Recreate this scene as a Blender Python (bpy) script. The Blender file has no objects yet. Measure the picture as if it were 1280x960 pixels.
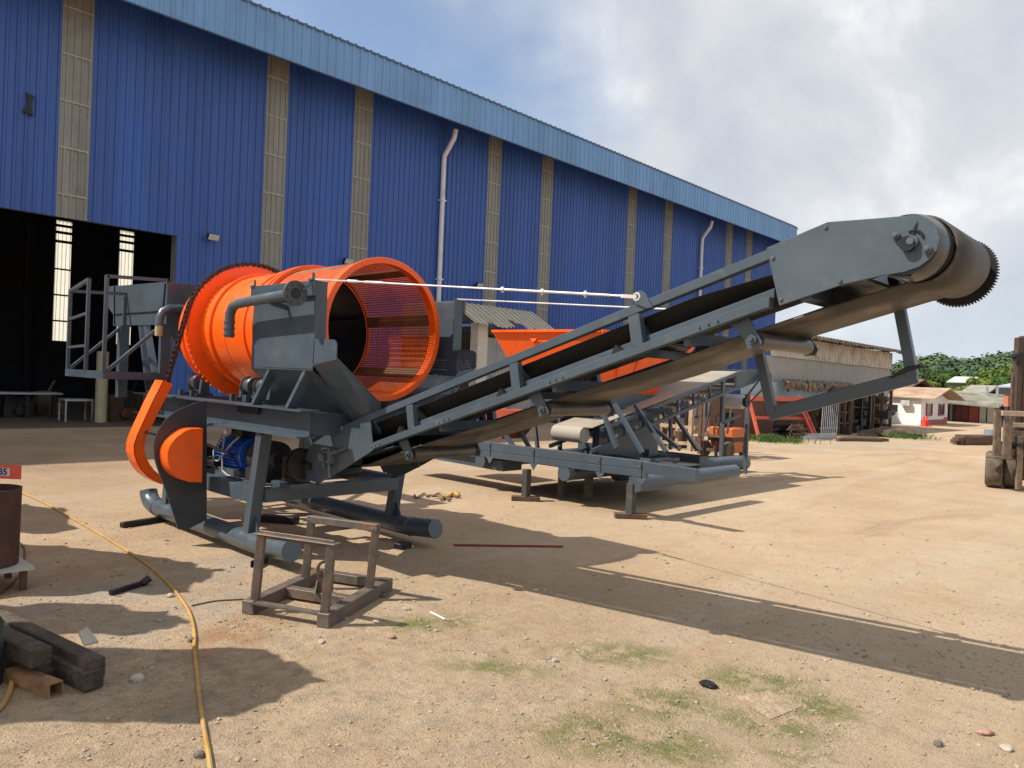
import bpy, bmesh, math, random
from mathutils import Vector, Matrix, noise
R = math.radians
random.seed(7)
S = bpy.context.scene
COL = S.collection
# ------------------------------------------------------------------ camera
FPX = 946.0; HC = 1.6
_yaw, _roll, _pit = R(43.75), R(2.3), -6/946
F0 = Vector((-math.sin(_yaw), math.cos(_yaw), 0)); R0 = Vector((math.cos(_yaw), math.sin(_yaw), 0)); UP = Vector((0, 0, 1))
FW = F0*math.cos(_pit) + UP*math.sin(_pit); U0 = UP*math.cos(_pit) - F0*math.sin(_pit)
RI = R0*math.cos(_roll) + U0*math.sin(_roll); UI = U0*math.cos(_roll) - R0*math.sin(_roll)
cam = bpy.data.cameras.new('camera'); camo = bpy.data.objects.new('camera', cam); COL.objects.link(camo)
m = Matrix((RI, UI, -FW)).transposed().to_4x4(); m.translation = Vector((0, 0, HC)); camo.matrix_world = m
cam.sensor_width = 36; cam.lens = FPX/1280*36; cam.clip_end = 2000; cam.clip_start = 0.05
S.camera = camo
# ------------------------------------------------------------------ sun, sky
SA, SB = 0.50, 0.70                       # shadow offset in X and Y per metre of height
sd = Vector((-SA, -SB, 1)).normalized()
sun = bpy.data.lights.new('sun', 'SUN'); sun.energy = 5.0; sun.angle = R(0.6); sun.color = (1.0, 0.93, 0.82)
suno = bpy.data.objects.new('sun', sun); COL.objects.link(suno)
suno.rotation_euler = sd.to_track_quat('Z', 'Y').to_euler(); suno.location = (0, 0, 30)
W = bpy.data.worlds.new('World'); S.world = W; W.use_nodes = True
S.view_settings.view_transform = 'Standard'; S.view_settings.look = 'None'
S.view_settings.exposure = 0.30; S.view_settings.gamma = 1
def build_world():
    nt = W.node_tree; N = nt.nodes; L = nt.links; N.clear()
    out = N.new('ShaderNodeOutputWorld')
    sky = N.new('ShaderNodeTexSky'); sky.sky_type = 'NISHITA'; sky.sun_disc = False
    sky.sun_elevation = math.asin(sd.z); sky.sun_rotation = math.atan2(sd.x, sd.y)
    sky.dust_density = 1.5; sky.ozone_density = 2.0; sky.altitude = 50
    b1 = N.new('ShaderNodeBackground'); L.new(sky.outputs[0], b1.inputs[0]); b1.inputs[1].default_value = 0.14
    tc = N.new('ShaderNodeTexCoord')
    sx = N.new('ShaderNodeSeparateXYZ'); L.new(tc.outputs['Generated'], sx.inputs[0])
    def M(op, a, b=None, c=None, clamp=False):
        n = N.new('ShaderNodeMath'); n.operation = op; n.use_clamp = clamp
        for i, v in enumerate((a, b, c)):
            if v is None: continue
            if isinstance(v, (int, float)): n.inputs[i].default_value = v
            else: L.new(v, n.inputs[i])
        return n.outputs[0]
    zz = M('ADD', M('MAXIMUM', sx.outputs[2], 0.0), 0.22)
    cx = M('DIVIDE', sx.outputs[0], zz); cy = M('DIVIDE', sx.outputs[1], zz)
    cv = N.new('ShaderNodeCombineXYZ'); L.new(cx, cv.inputs[0]); L.new(cy, cv.inputs[1]); cv.inputs[2].default_value = 3.7
    def noi(vec, sc, det, ro, dist=0.0):
        n = N.new('ShaderNodeTexNoise'); n.inputs['Scale'].default_value = sc; n.inputs['Detail'].default_value = det
        n.inputs['Roughness'].default_value = ro; n.inputs['Distortion'].default_value = dist; L.new(vec, n.inputs['Vector']); return n.outputs['Fac']
    def ramp(fac, pts):
        r = N.new('ShaderNodeValToRGB'); e = r.color_ramp.elements
        while len(e) < len(pts): e.new(0.5)
        for q, (p, c) in zip(e, pts): q.position = p; q.color = (*c, 1)
        L.new(fac, r.inputs[0]); return r.outputs[0]
    g = lambda v: (v, v, v)
    big = noi(cv.outputs[0], 0.8, 5, 0.55, 0.3)
    # a clear blue hole opens up and to the left of the view
    hole = N.new('ShaderNodeVectorMath'); hole.operation = 'DOT_PRODUCT'; L.new(tc.outputs['Generated'], hole.inputs[0])
    hd = (FW*1.0 - RI*0.22 + UI*0.56).normalized(); hole.inputs[1].default_value = hd
    hm = N.new('ShaderNodeMapRange'); L.new(hole.outputs['Value'], hm.inputs[0]); hm.inputs[1].default_value = 0.88; hm.inputs[2].default_value = 1.0; hm.inputs[3].default_value = 0; hm.inputs[4].default_value = 0.40
    cover = ramp(M('SUBTRACT', big, hm.outputs[0]), [(0.12, g(0.1)), (0.40, g(1))])
    puff = noi(tc.outputs['Generated'], 5.0, 7, 0.56, 0.35)
    puff2 = noi(tc.outputs['Generated'], 2.6, 6, 0.55, 0.6)
    mixn = M('ADD', M('MULTIPLY', puff, 0.5), M('MULTIPLY', puff2, 0.5))
    ccol = ramp(mixn, [(0.38, (0.44, 0.48, 0.54)), (0.455, (0.52, 0.555, 0.605)), (0.52, (0.59, 0.615, 0.655)), (0.565, (0.70, 0.715, 0.735)), (0.61, (0.84, 0.84, 0.84))])
    b2 = N.new('ShaderNodeBackground'); L.new(ccol, b2.inputs[0]); b2.inputs[1].default_value = 1.0
    hz = ramp(sx.outputs[2], [(0.0, g(0.75)), (0.12, g(0.35)), (0.25, g(0))])
    b3 = N.new('ShaderNodeBackground'); b3.inputs[0].default_value = (0.58, 0.66, 0.74, 1); b3.inputs[1].default_value = 0.95
    mx = N.new('ShaderNodeMixShader'); L.new(cover, mx.inputs[0]); L.new(b1.outputs[0], mx.inputs[1]); L.new(b2.outputs[0], mx.inputs[2])
    m2 = N.new('ShaderNodeMixShader'); L.new(hz, m2.inputs[0]); L.new(mx.outputs[0], m2.inputs[1]); L.new(b3.outputs[0], m2.inputs[2])
    L.new(m2.outputs[0], out.inputs[0])
build_world()
# ------------------------------------------------------------------ helpers
C0 = Vector((0, 0, HC))
def ray(x, y): return FW + RI*((x-640)/FPX) - UI*((y-480)/FPX)
def PX(x, y, X): d = ray(x, y); return C0 + d*(X/d.x)
def PY(x, y, Y): d = ray(x, y); return C0 + d*(Y/d.y)
def PZ(x, y, z=0.0): d = ray(x, y); return C0 + d*((z-HC)/d.z)
def V(*a): return Vector(a)
def lin(c):
    if isinstance(c, str): c = [int(c[i:i+2], 16)/255 for i in (0, 2, 4)]
    return tuple(v/12.92 if v <= .04045 else ((v+.055)/1.055)**2.4 for v in c)
MATS = {}
def mat(name, col, rough=0.6, metal=0.0, var=0.12, vscale=3.0, bump=0.0, bscale=60.0, dirt=None, dirt_amt=0.0, dscale=2.0, spec=0.5, trans=0.0, rvar=0.1, streak=0.0):
    """Principled material; the colour wanders with a noise, and a second noise lays dirt or rust over it."""
    if name in MATS: return MATS[name]
    m = bpy.data.materials.new(name); m.use_nodes = True; MATS[name] = m
    nt = m.node_tree; N = nt.nodes; L = nt.links; b = N['Principled BSDF']
    tc = N.new('ShaderNodeTexCoord'); P = tc.outputs['Object']
    n1 = N.new('ShaderNodeTexNoise'); n1.inputs['Scale'].default_value = vscale; n1.inputs['Detail'].default_value = 6; n1.inputs['Roughness'].default_value = .6; L.new(P, n1.inputs['Vector'])
    r = N.new('ShaderNodeValToRGB'); e = r.color_ramp.elements
    e[0].position = .3; e[0].color = (*[max(0, c*(1-var)) for c in col], 1); e[1].position = .7; e[1].color = (*[min(1, c*(1+var)) for c in col], 1)
    L.new(n1.outputs['Fac'], r.inputs[0]); cur = r.outputs[0]
    if dirt and dirt_amt > 0:
        n2 = N.new('ShaderNodeTexNoise'); n2.inputs['Scale'].default_value = dscale; n2.inputs['Detail'].default_value = 9; n2.inputs['Roughness'].default_value = .7; L.new(P, n2.inputs['Vector'])
        r2 = N.new('ShaderNodeValToRGB'); q = r2.color_ramp.elements
        q[0].position = .62 - .3*dirt_amt; q[0].color = (0, 0, 0, 1); q[1].position = .78 - .22*dirt_amt; q[1].color = (1, 1, 1, 1)
        L.new(n2.outputs['Fac'], r2.inputs[0])
        mx = N.new('ShaderNodeMix'); mx.data_type = 'RGBA'; L.new(r2.outputs[0], mx.inputs['Factor']); L.new(cur, mx.inputs['A']); mx.inputs['B'].default_value = (*dirt, 1); cur = mx.outputs['Result']
    if streak > 0:                       # rain streaks and sheet-to-sheet fading, stretched down the wall
        mp = N.new('ShaderNodeMapping'); mp.inputs['Scale'].default_value = (1, 1, .045); L.new(P, mp.inputs[0])
        for sc_, lo, hi in ((1.1, 1-streak, 1+streak), (6.0, 1-streak*.6, 1+streak*.5)):
            n4 = N.new('ShaderNodeTexNoise'); n4.inputs['Scale'].default_value = sc_; n4.inputs['Detail'].default_value = 5; L.new(mp.outputs[0], n4.inputs['Vector'])
            m4 = N.new('ShaderNodeMapRange'); L.new(n4.outputs['Fac'], m4.inputs[0]); m4.inputs[1].default_value = .3; m4.inputs[2].default_value = .7; m4.inputs[3].default_value = lo; m4.inputs[4].default_value = hi
            x4 = N.new('ShaderNodeMix'); x4.data_type = 'RGBA'; x4.blend_type = 'MULTIPLY'; x4.inputs['Factor'].default_value = 1; L.new(cur, x4.inputs['A']); L.new(m4.outputs[0], x4.inputs['B']); cur = x4.outputs['Result']
    L.new(cur, b.inputs['Base Color'])
    mr = N.new('ShaderNodeMapRange'); L.new(n1.outputs['Fac'], mr.inputs[0]); mr.inputs[1].default_value = .3; mr.inputs[2].default_value = .7
    mr.inputs[3].default_value = max(.05, rough-rvar); mr.inputs[4].default_value = min(1, rough+rvar); L.new(mr.outputs[0], b.inputs['Roughness'])
    b.inputs['Metallic'].default_value = metal; b.inputs['Specular IOR Level'].default_value = spec
    if bump > 0:
        n3 = N.new('ShaderNodeTexNoise'); n3.inputs['Scale'].default_value = bscale; n3.inputs['Detail'].default_value = 5; L.new(P, n3.inputs['Vector'])
        bp = N.new('ShaderNodeBump'); bp.inputs['Strength'].default_value = min(1, bump*4); bp.inputs['Distance'].default_value = bump*.05; L.new(n3.outputs['Fac'], bp.inputs['Height']); L.new(bp.outputs[0], b.inputs['Normal'])
    if trans > 0:
        o = N['Material Output']; t = N.new('ShaderNodeBsdfTranslucent'); L.new(cur, t.inputs[0]); ms = N.new('ShaderNodeMixShader'); ms.inputs[0].default_value = trans
        L.new(b.outputs[0], ms.inputs[1]); L.new(t.outputs[0], ms.inputs[2]); L.new(ms.outputs[0], o.inputs[0])
    return m
GREY = mat('grey_paint', (0.054, 0.075, 0.098), .36, 0, .10, 2.5, .03, 90, (0.10, 0.105, 0.11), .2, 6, rvar=.14)
GREYD = mat('grey_paint_dusty', (0.066, 0.086, 0.106), .45, 0, .12, 3, .05, 70, (0.16, 0.145, 0.12), .3, 3)
ORANGE = mat('orange_paint', (0.93, 0.112, 0.003), .36, 0, .08, 2, .03, 60, (0.55, 0.12, 0.035), .28, 5, rvar=.16)
BELT = mat('rubber_outer', (0.050, 0.046, 0.042), .58, 0, .3, 3, .05, 40, (0.155, 0.135, 0.112), .5, 2.2, spec=.35)
BELTIN = mat('rubber_inner', (0.010, 0.010, 0.011), .6, 0, .3, 4, .03, 50, (0.03, 0.022, 0.018), .2, 3, spec=.25)
BLACK = mat('black_steel', (0.012, 0.012, 0.014), .45, .2, .3, 6)
CHAIN = mat('greasy_chain', (0.055, 0.035, 0.03), .45, .5, .5, 40, .1, 90)
STEEL = mat('bare_steel', (0.30, 0.30, 0.30), .35, .9, .2, 12)
PIPE = mat('pipe_grey', (0.085, 0.11, 0.135), .33, .25, .12, 8, .02, 60)
RUST = mat('rusty_steel', (0.10, 0.062, 0.042), .85, .1, .4, 9, .15, 60, (0.20, 0.085, 0.04), .4, 6)
FRAMEM = mat('mill_steel', (0.125, 0.105, 0.09), .6, .3, .35, 12, .1, 60, (0.23, 0.12, 0.07), .42, 7)
WOOD = mat('old_timber', (0.16, 0.115, 0.08), .9, 0, .4, 8, .2, 40, (0.07, 0.05, 0.04), .4, 6)
DKWOOD = mat('dark_timber', (0.052, 0.040, 0.031), .9, 0, .4, 9, .35, 40, (0.14, 0.10, 0.07), .5, 5)
BLUEW = mat('blue_sheet', (0.030, 0.092, 0.345), .5, 0, .08, .9, .02, 20, (0.035, 0.09, 0.29), .3, .6, streak=.16)
FASC = mat('pale_blue_sheet', (0.145, 0.30, 0.56), .45, 0, .08, .8, .02, 20, (0.125, 0.27, 0.50), .3, 1.2, streak=.14)
FRP = mat('translucent_sheet', (0.235, 0.235, 0.215), .5, 0, .10, 3, .02, 20, (0.18, 0.175, 0.15), .3, 2, streak=.15)
FRPIN = mat('lit_translucent_sheet', (0.80, 0.80, 0.72), .5, 0, .05, 3, trans=.85)
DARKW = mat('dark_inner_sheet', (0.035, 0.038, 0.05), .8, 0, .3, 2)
WHITE = mat('white_paint', (0.78, 0.78, 0.76), .5, 0, .06, 3, .02, 30, (0.5, 0.45, 0.38), .3, 2)
WHITEP = mat('white_pipe', (0.62, 0.64, 0.67), .4, 0, .06, 3, .02, 30, (0.42, 0.40, 0.38), .3, 3)
BLUEM = mat('motor_blue', (0.015, 0.085, 0.42), .35, 0, .1, 6)
REDP = mat('red_oxide_paint', (0.50, 0.07, 0.03), .6, 0, .2, 5, .05, 40, (0.25, 0.05, 0.03), .35, 4)
TIN = mat('weathered_tin', (0.52, 0.47, 0.38), .65, .05, .12, 3, .05, 30, (0.33, 0.25, 0.17), .3, 3)
RTIN = mat('rusting_tin', (0.38, 0.29, 0.22), .8, 0, .3, 2, .05, 30, (0.26, 0.13, 0.07), .4, 1.5)
TYRE = mat('dusty_tyre', (0.10, 0.082, 0.062), .95, 0, .3, 8, .3, 60, (0.19, 0.15, 0.105), .5, 5)
GALV = mat('galvanised', (0.36, 0.38, 0.40), .45, .5, .2, 8)
CONC = mat('grey_render', (0.34, 0.335, 0.325), .9, 0, .06, .8, .03, 20, (0.28, 0.27, 0.26), .3, .7)
class MB:
    def __init__(s): s.bm = bmesh.new()
    def face(s, pts):
        return s.bm.faces.new([s.bm.verts.new(Vector(p)) for p in pts])
    def prism(s, pts, vec):
        pts = [Vector(p) for p in pts]; vec = Vector(vec); n = len(pts)
        a = [s.bm.verts.new(p) for p in pts]; b = [s.bm.verts.new(p+vec) for p in pts]
        s.bm.faces.new(a); s.bm.faces.new(b[::-1])
        for i in range(n): s.bm.faces.new((a[i], b[i], b[(i+1) % n], a[(i+1) % n]))
        return s
    def box(s, x0, x1, y0, y1, z0, z1):
        return s.prism([(x0, y0, z0), (x1, y0, z0), (x1, y1, z0), (x0, y1, z0)], (0, 0, z1-z0))
    def bar(s, p, q, w, h, up=(0, 0, 1)):
        p = Vector(p); q = Vector(q); d = (q-p).normalized(); up = Vector(up)
        if abs(d.dot(up.normalized())) > .99: up = Vector((1, 0, 0))
        sd_ = d.cross(up).normalized(); u = sd_.cross(d).normalized()
        a = [p + sd_*(i*w/2) + u*(j*h/2) for i, j in ((-1, -1), (1, -1), (1, 1), (-1, 1))]
        return s.prism(a, q-p)
    def ring(s, c, d, r, n, ref=None):
        d = d.normalized(); ref = ref or (Vector((0, 0, 1)) if abs(d.z) < .9 else Vector((1, 0, 0)))
        a = (ref - d*ref.dot(d)).normalized(); b = d.cross(a)
        return [s.bm.verts.new(c + a*(r*math.cos(2*math.pi*i/n)) + b*(r*math.sin(2*math.pi*i/n))) for i in range(n)], a
    def path(s, pts, r, n=10, closed=False, caps=True):
        pts = [Vector(p) for p in pts]; rr = r if isinstance(r, (list, tuple)) else [r]*len(pts)
        prev = None; ref = None; first = None
        for i, p in enumerate(pts):
            d = (pts[min(i+1, len(pts)-1)] - pts[max(i-1, 0)])
            if closed: d = pts[(i+1) % len(pts)] - pts[i-1]
            v, ref = s.ring(p, d, rr[i], n, ref)
            if prev:
                for k in range(n): s.bm.faces.new((prev[k], prev[(k+1) % n], v[(k+1) % n], v[k]))
            else: first = v
            prev = v
        if closed:
            for k in range(n): s.bm.faces.new((prev[k], prev[(k+1) % n], first[(k+1) % n], first[k]))
        elif caps: s.bm.faces.new(first[::-1]); s.bm.faces.new(prev)
        return s
    def tube(s, p, q, r, n=14, r2=None): return s.path([p, q], [r, r if r2 is None else r2], n)
    def lathe(s, c, ax, prof, n=48, close=False):
        """prof = [(t, r)]: t along the axis, r radius"""
        c = Vector(c); ax = Vector(ax).normalized(); rows = []
        for t, r in prof: rows.append(s.ring(c+ax*t, ax, r, n)[0])
        m_ = len(rows)
        for i in range(m_ if close else m_-1):
            a, b = rows[i], rows[(i+1) % m_]
            for k in range(n): s.bm.faces.new((a[k], a[(k+1) % n], b[(k+1) % n], b[k]))
        return s
    def build(s, name, m, parent=None, smooth=False, bevel=0.0, solid=0.0):
        bmesh.ops.recalc_face_normals(s.bm, faces=s.bm.faces)
        me = bpy.data.meshes.new(name); s.bm.to_mesh(me); s.bm.free()
        if smooth:
            for p in me.polygons: p.use_smooth = True
            me.set_sharp_from_angle(angle=R(38))
        for k in (m if isinstance(m, (list, tuple)) else [m]): me.materials.append(k)
        o = bpy.data.objects.new(name, me); COL.objects.link(o)
        if parent:
            o.parent = parent
            if parent.type == 'EMPTY': o.matrix_parent_inverse = Matrix.Translation(-parent.location) if not parent.get('_local') else Matrix()
        if solid: md = o.modifiers.new('solid', 'SOLIDIFY'); md.thickness = solid
        if bevel: md = o.modifiers.new('bevel', 'BEVEL'); md.width = bevel; md.segments = 1; md.limit_method = 'ANGLE'; md.angle_limit = R(40)
        return o
def tag(o, label, cat, group=None, kind=None):
    if label: o['label'] = label
    if cat: o['category'] = cat
    if group: o['group'] = group
    if kind: o['kind'] = kind
    return o
def thing(name, label, cat, loc=(0, 0, 0), group=None, local=False):
    o = bpy.data.objects.new(name, None); COL.objects.link(o); o.location = loc; o.empty_display_size = .2
    if local: o['_local'] = 1
    return tag(o, label, cat, group)
def dup(o, parent=None):
    c = o.copy(); COL.objects.link(c)
    if parent: c.parent = parent
    for ch in [x for x in bpy.data.objects if x.parent == o and x != c]:
        if ch.parent == o: dup(ch, c)
    return c
def corr(mb, y0, y1, z0, z1, X, per=0.13, dep=0.028, face=1, axis='y'):
    """trapezoid-ribbed sheet standing in the plane X (or along X when axis='x')"""
    n = max(1, round((y1-y0)/per)); p = (y1-y0)/n; pts = []
    for i in range(n):
        a = y0+i*p
        pts += [(a, 0), (a+p*.62, 0), (a+p*.70, dep), (a+p*.90, dep), (a+p*.985, 0)]
    pts.append((y1, 0)); prev = None
    for a, d in pts:
        co = [(X+d*face, a, z0), (X+d*face, a, z1)] if axis == 'y' else [(a, X+d*face, z0), (a, X+d*face, z1)]
        v = [mb.bm.verts.new(c) for c in co]
        if prev: mb.bm.faces.new((prev[0], v[0], v[1], prev[1]))
        prev = v
# ------------------------------------------------------------------ ground
def ground_material():
    m = bpy.data.materials.new('packed_sand'); m.use_nodes = True; nt = m.node_tree; N = nt.nodes; L = nt.links; b = N['Principled BSDF']
    tc = N.new('ShaderNodeTexCoord'); P = tc.outputs['Object']
    def noi(sc, det=6, ro=.6, dist=0.0, vec=None):
        n = N.new('ShaderNodeTexNoise'); n.inputs['Scale'].default_value = sc; n.inputs['Detail'].default_value = det; n.inputs['Roughness'].default_value = ro; n.inputs['Distortion'].default_value = dist
        L.new(vec or P, n.inputs['Vector']); return n.outputs['Fac']
    def ramp(f, pts):
        r = N.new('ShaderNodeValToRGB'); e = r.color_ramp.elements
        while len(e) < len(pts): e.new(.5)
        for q, (p, c) in zip(e, pts): q.position = p; q.color = (*(c if not isinstance(c, (int, float)) else (c, c, c)), 1)
        L.new(f, r.inputs[0]); return r.outputs[0]
    def mix(f, a, c, mode='MIX'):
        x = N.new('ShaderNodeMix'); x.data_type = 'RGBA'; x.blend_type = mode
        for k, v in (('Factor', f), ('A', a), ('B', c)):
            if isinstance(v, (int, float)): x.inputs[k].default_value = v
            elif isinstance(v, tuple): x.inputs[k].default_value = (*v, 1)
            else: L.new(v, x.inputs[k])
        return x.outputs['Result']
    def math_(op, a, c=None, clamp=False):
        x = N.new('ShaderNodeMath'); x.operation = op; x.use_clamp = clamp
        for i, v in enumerate((a, c)):
            if v is None: continue
            if isinstance(v, (int, float)): x.inputs[i].default_value = v
            else: L.new(v, x.inputs[i])
        return x.outputs[0]
    def blob(cx, cy, rx, ry, ang=0.0, soft=.6):
        mp = N.new('ShaderNodeMapping'); mp.vector_type = 'TEXTURE'; mp.inputs['Location'].default_value = (cx, cy, 0); mp.inputs['Rotation'].default_value = (0, 0, ang); mp.inputs['Scale'].default_value = (rx, ry, 1)
        L.new(P, mp.inputs[0]); ln = N.new('ShaderNodeVectorMath'); ln.operation = 'LENGTH'; L.new(mp.outputs[0], ln.inputs[0])
        r = N.new('ShaderNodeMapRange'); L.new(ln.outputs['Value'], r.inputs[0]); r.inputs[1].default_value = 1-soft; r.inputs[2].default_value = 1+soft*.4; r.inputs[3].default_value = 1; r.inputs[4].default_value = 0
        return r.outputs[0]
    base = ramp(noi(.35, 8, .65, .4), [(.3, (.375, .262, .162)), (.5, (.45, .325, .210)), (.7, (.52, .395, .27))])
    # long pale and brown streaks left by wheels and water
    mp = N.new('ShaderNodeMapping'); mp.inputs['Rotation'].default_value = (0, 0, R(8)); mp.inputs['Scale'].default_value = (1.0, .16, 1); L.new(P, mp.inputs[0])
    st = noi(.9, 7, .65, .8, mp.outputs[0])
    base = mix(ramp(st, [(.48, 0), (.66, .55)]), base, (.49, .40, .30))
    base = mix(ramp(st, [(.30, .55), (.44, 0)]), base, (.23, .155, .10))
    near = blob(-3.6, 1.6, 3.6, 2.6, .4, .9)                      # coarse gravelly ground close by, packed fine sand beyond
    kk = math_('ADD', math_('MULTIPLY', near, .75), .25)
    base = mix(math_('MULTIPLY', near, .28), base, (.27, .20, .13))
    base = mix(math_('MULTIPLY', ramp(noi(11, 8, .8), [(.50, 0), (.62, .6)]), kk), base, (.19, .14, .095))
    base = mix(math_('MULTIPLY', ramp(noi(7, 8, .8, 1.0), [(.53, 0), (.63, .5)]), kk), base, (.54, .45, .34))
    base = mix(math_('MULTIPLY', ramp(noi(5, 8, .75), [(.45, 0), (.7, .7)]), kk), base, (.20, .16, .12))
    base = mix(ramp(noi(1.7, 8, .7, .5), [(.55, 0), (.7, .38)]), base, (.33, .20, .125))
    vo = N.new('ShaderNodeTexVoronoi'); vo.inputs['Scale'].default_value = 70; L.new(P, vo.inputs['Vector'])
    grain = ramp(noi(140, 3, .7), [(.3, .58), (.5, 1.0), (.72, 1.32)])
    # moss: low green growth in the damp hollows
    moss = None
    for a in ((-1.85, 3.95, .32, .22, .6), (-1.47, 3.90, .22, .20, .4), (-2.03, 3.32, .30, .22, .6), (-1.55, 3.50, .30, .16, .5), (-2.05, 2.80, .34, .24, .7), (-1.75, 2.95, .28, .20, .4), (-3.70, 3.25, .45, .18, 1.0), (-2.6, 3.7, .42, .20, .8), (-1.3, 3.3, .20, .14, 0), (-2.9, 3.0, .35, .15, .6)):
        k = blob(*a); moss = k if moss is None else math_('MAXIMUM', moss, k)
    mn = ramp(noi(5.0, 10, .8, .5), [(.44, 0), (.54, 1)])
    mf = math_('MULTIPLY', math_('MULTIPLY', moss, mn), .88)
    base = mix(mf, base, mix(noi(30, 4), (.11, .135, .035), (.22, .205, .08)))
    # grey cement wash and oily damp near the small stand
    g = None
    for a in ((-5.0, 2.35, .9, .35, 2.0), (-5.6, 2.1, 1.4, .5, 1.8), (-8.2, 24.3, 1.4, 5.5, -.15)):
        k = blob(*a); g = k if g is None else math_('MAXIMUM', g, k)
    base = mix(math_('MULTIPLY', math_('MULTIPLY', g, ramp(noi(2.2, 8, .7), [(.4, 0), (.6, 1)])), .6), base, (.30, .285, .26))
    o_ = math_('MULTIPLY', blob(-4.3, 2.2, .55, .25, 2.2), ramp(noi(4, 8), [(.4, 0), (.6, .7)]))
    base = mix(o_, base, (.30, .15, .07))
    front_brown = math_('MULTIPLY', blob(-15, 6, 5, 16, .1), ramp(noi(.5, 7), [(.3, .25), (.6, .8)]))  # broad patchy band of darker brown along the warehouse front
    base = mix(front_brown, base, (.24, .16, .10))
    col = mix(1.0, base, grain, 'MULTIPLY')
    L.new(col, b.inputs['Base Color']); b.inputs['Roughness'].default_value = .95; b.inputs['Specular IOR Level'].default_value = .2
    # relief
    h = math_('ADD', math_('MULTIPLY', noi(3.0, 8, .7), .03), math_('MULTIPLY', noi(22, 8, .8), .022))
    h = math_('ADD', h, math_('MULTIPLY', ramp(vo.outputs['Distance'], [(.0, 1.0), (.5, 0.0)]), .005))
    h = math_('ADD', h, math_('MULTIPLY', st, .05))
    bp = N.new('ShaderNodeBump'); bp.inputs['Strength'].default_value = .85; bp.inputs['Distance'].default_value = 1.0
    L.new(h, bp.inputs['Height']); L.new(bp.outputs[0], b.inputs['Normal'])
    return m
GM = ground_material()
g = MB(); g.face([(-900, -900, 0), (900, -900, 0), (900, 900, 0), (-900, 900, 0)]); gr = g.build('ground', GM); tag(gr, None, None, kind='structure')
# loose gravel: too many to count
def stone(mb, c, s, seed, sub=1, sq=.6):
    rnd = random.Random(seed); t = bmesh.ops.create_icosphere(mb.bm, subdivisions=sub, radius=s)
    rot = Matrix.Rotation(rnd.random()*6.28, 3, 'Z'); sx_, sy_, sz_ = rnd.uniform(.7, 1.3), rnd.uniform(.6, 1.0), rnd.uniform(.4, .8)*sq/.6
    for v in t['verts']:
        k = 1 + .28*noise.noise(v.co*(1.6/s) + Vector((seed*1.7, 0, 0)))
        p = v.co*k; v.co = rot @ Vector((p.x*sx_, p.y*sy_, p.z*sz_)) + Vector(c)
GRAVM = mat('gravel_stone', (.31, .25, .185), .95, 0, .5, 9)
rg = random.Random(3); gverts, gfaces = [], []
def ico(sub):
    t = bmesh.new(); bmesh.ops.create_icosphere(t, subdivisions=max(1, sub), radius=1); v = [q.co.copy() for q in t.verts]; f = [[q.index for q in k.verts] for k in t.faces]; t.free(); return v, f
ICO = ico(1)
for i in range(12000):
    u = rg.uniform(0, 1280); yy = 962 - (rg.random()**.9)*390
    if rg.random() < max(0, (720-yy)/150): continue
    p = PZ(u, yy)
    cl = noise.noise(Vector((p.x*1.1, p.y*1.1, 3)))
    if cl < -.1 and rg.random() < .75: continue
    s = rg.choice((.003, .0045, .006)) if rg.random() < .90 else rg.uniform(.007, .014)
    s *= min(1.35, max(1, (p-C0).length/4.2)); a_ = rg.random()*6.28; ca, sa = math.cos(a_), math.sin(a_); k1, k2, k3 = rg.uniform(.7, 1.4), rg.uniform(.6, 1), rg.uniform(.35, .8); n0 = len(gverts)
    for v in ICO[0]:
        k = s*rg.uniform(.75, 1.15); x, y, z = v.x*k*k1, v.y*k*k2, v.z*k*k3; gverts.append((p.x+x*ca-y*sa, p.y+x*sa+y*ca, z+s*.2))
    gfaces += [[n0+q for q in f] for f in ICO[1]]
me = bpy.data.meshes.new('gravel'); me.from_pydata(gverts, [], gfaces); me.materials.append(GRAVM); gv = bpy.data.objects.new('gravel', me); COL.objects.link(gv)
tag(gv, 'loose pale gravel scattered over the sandy yard', 'gravel', kind='stuff')
# ------------------------------------------------------------------ the warehouse
WX = -20.0; YA, YB = -14.0, 43.3
wh = thing('warehouse', 'huge blue corrugated steel warehouse with grey translucent strips and a pale blue eaves band', 'warehouse', (WX, 15, 0))
strips = [-5.0, -2.1, 2.7, 5.62, 10.75, 13.68, 19.48, 22.42, 28.25, 31.27, 37.3, 39.6]; SWD = .64; DY0, DY1, DZ = -3.2, 8.1, 4.97
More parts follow.
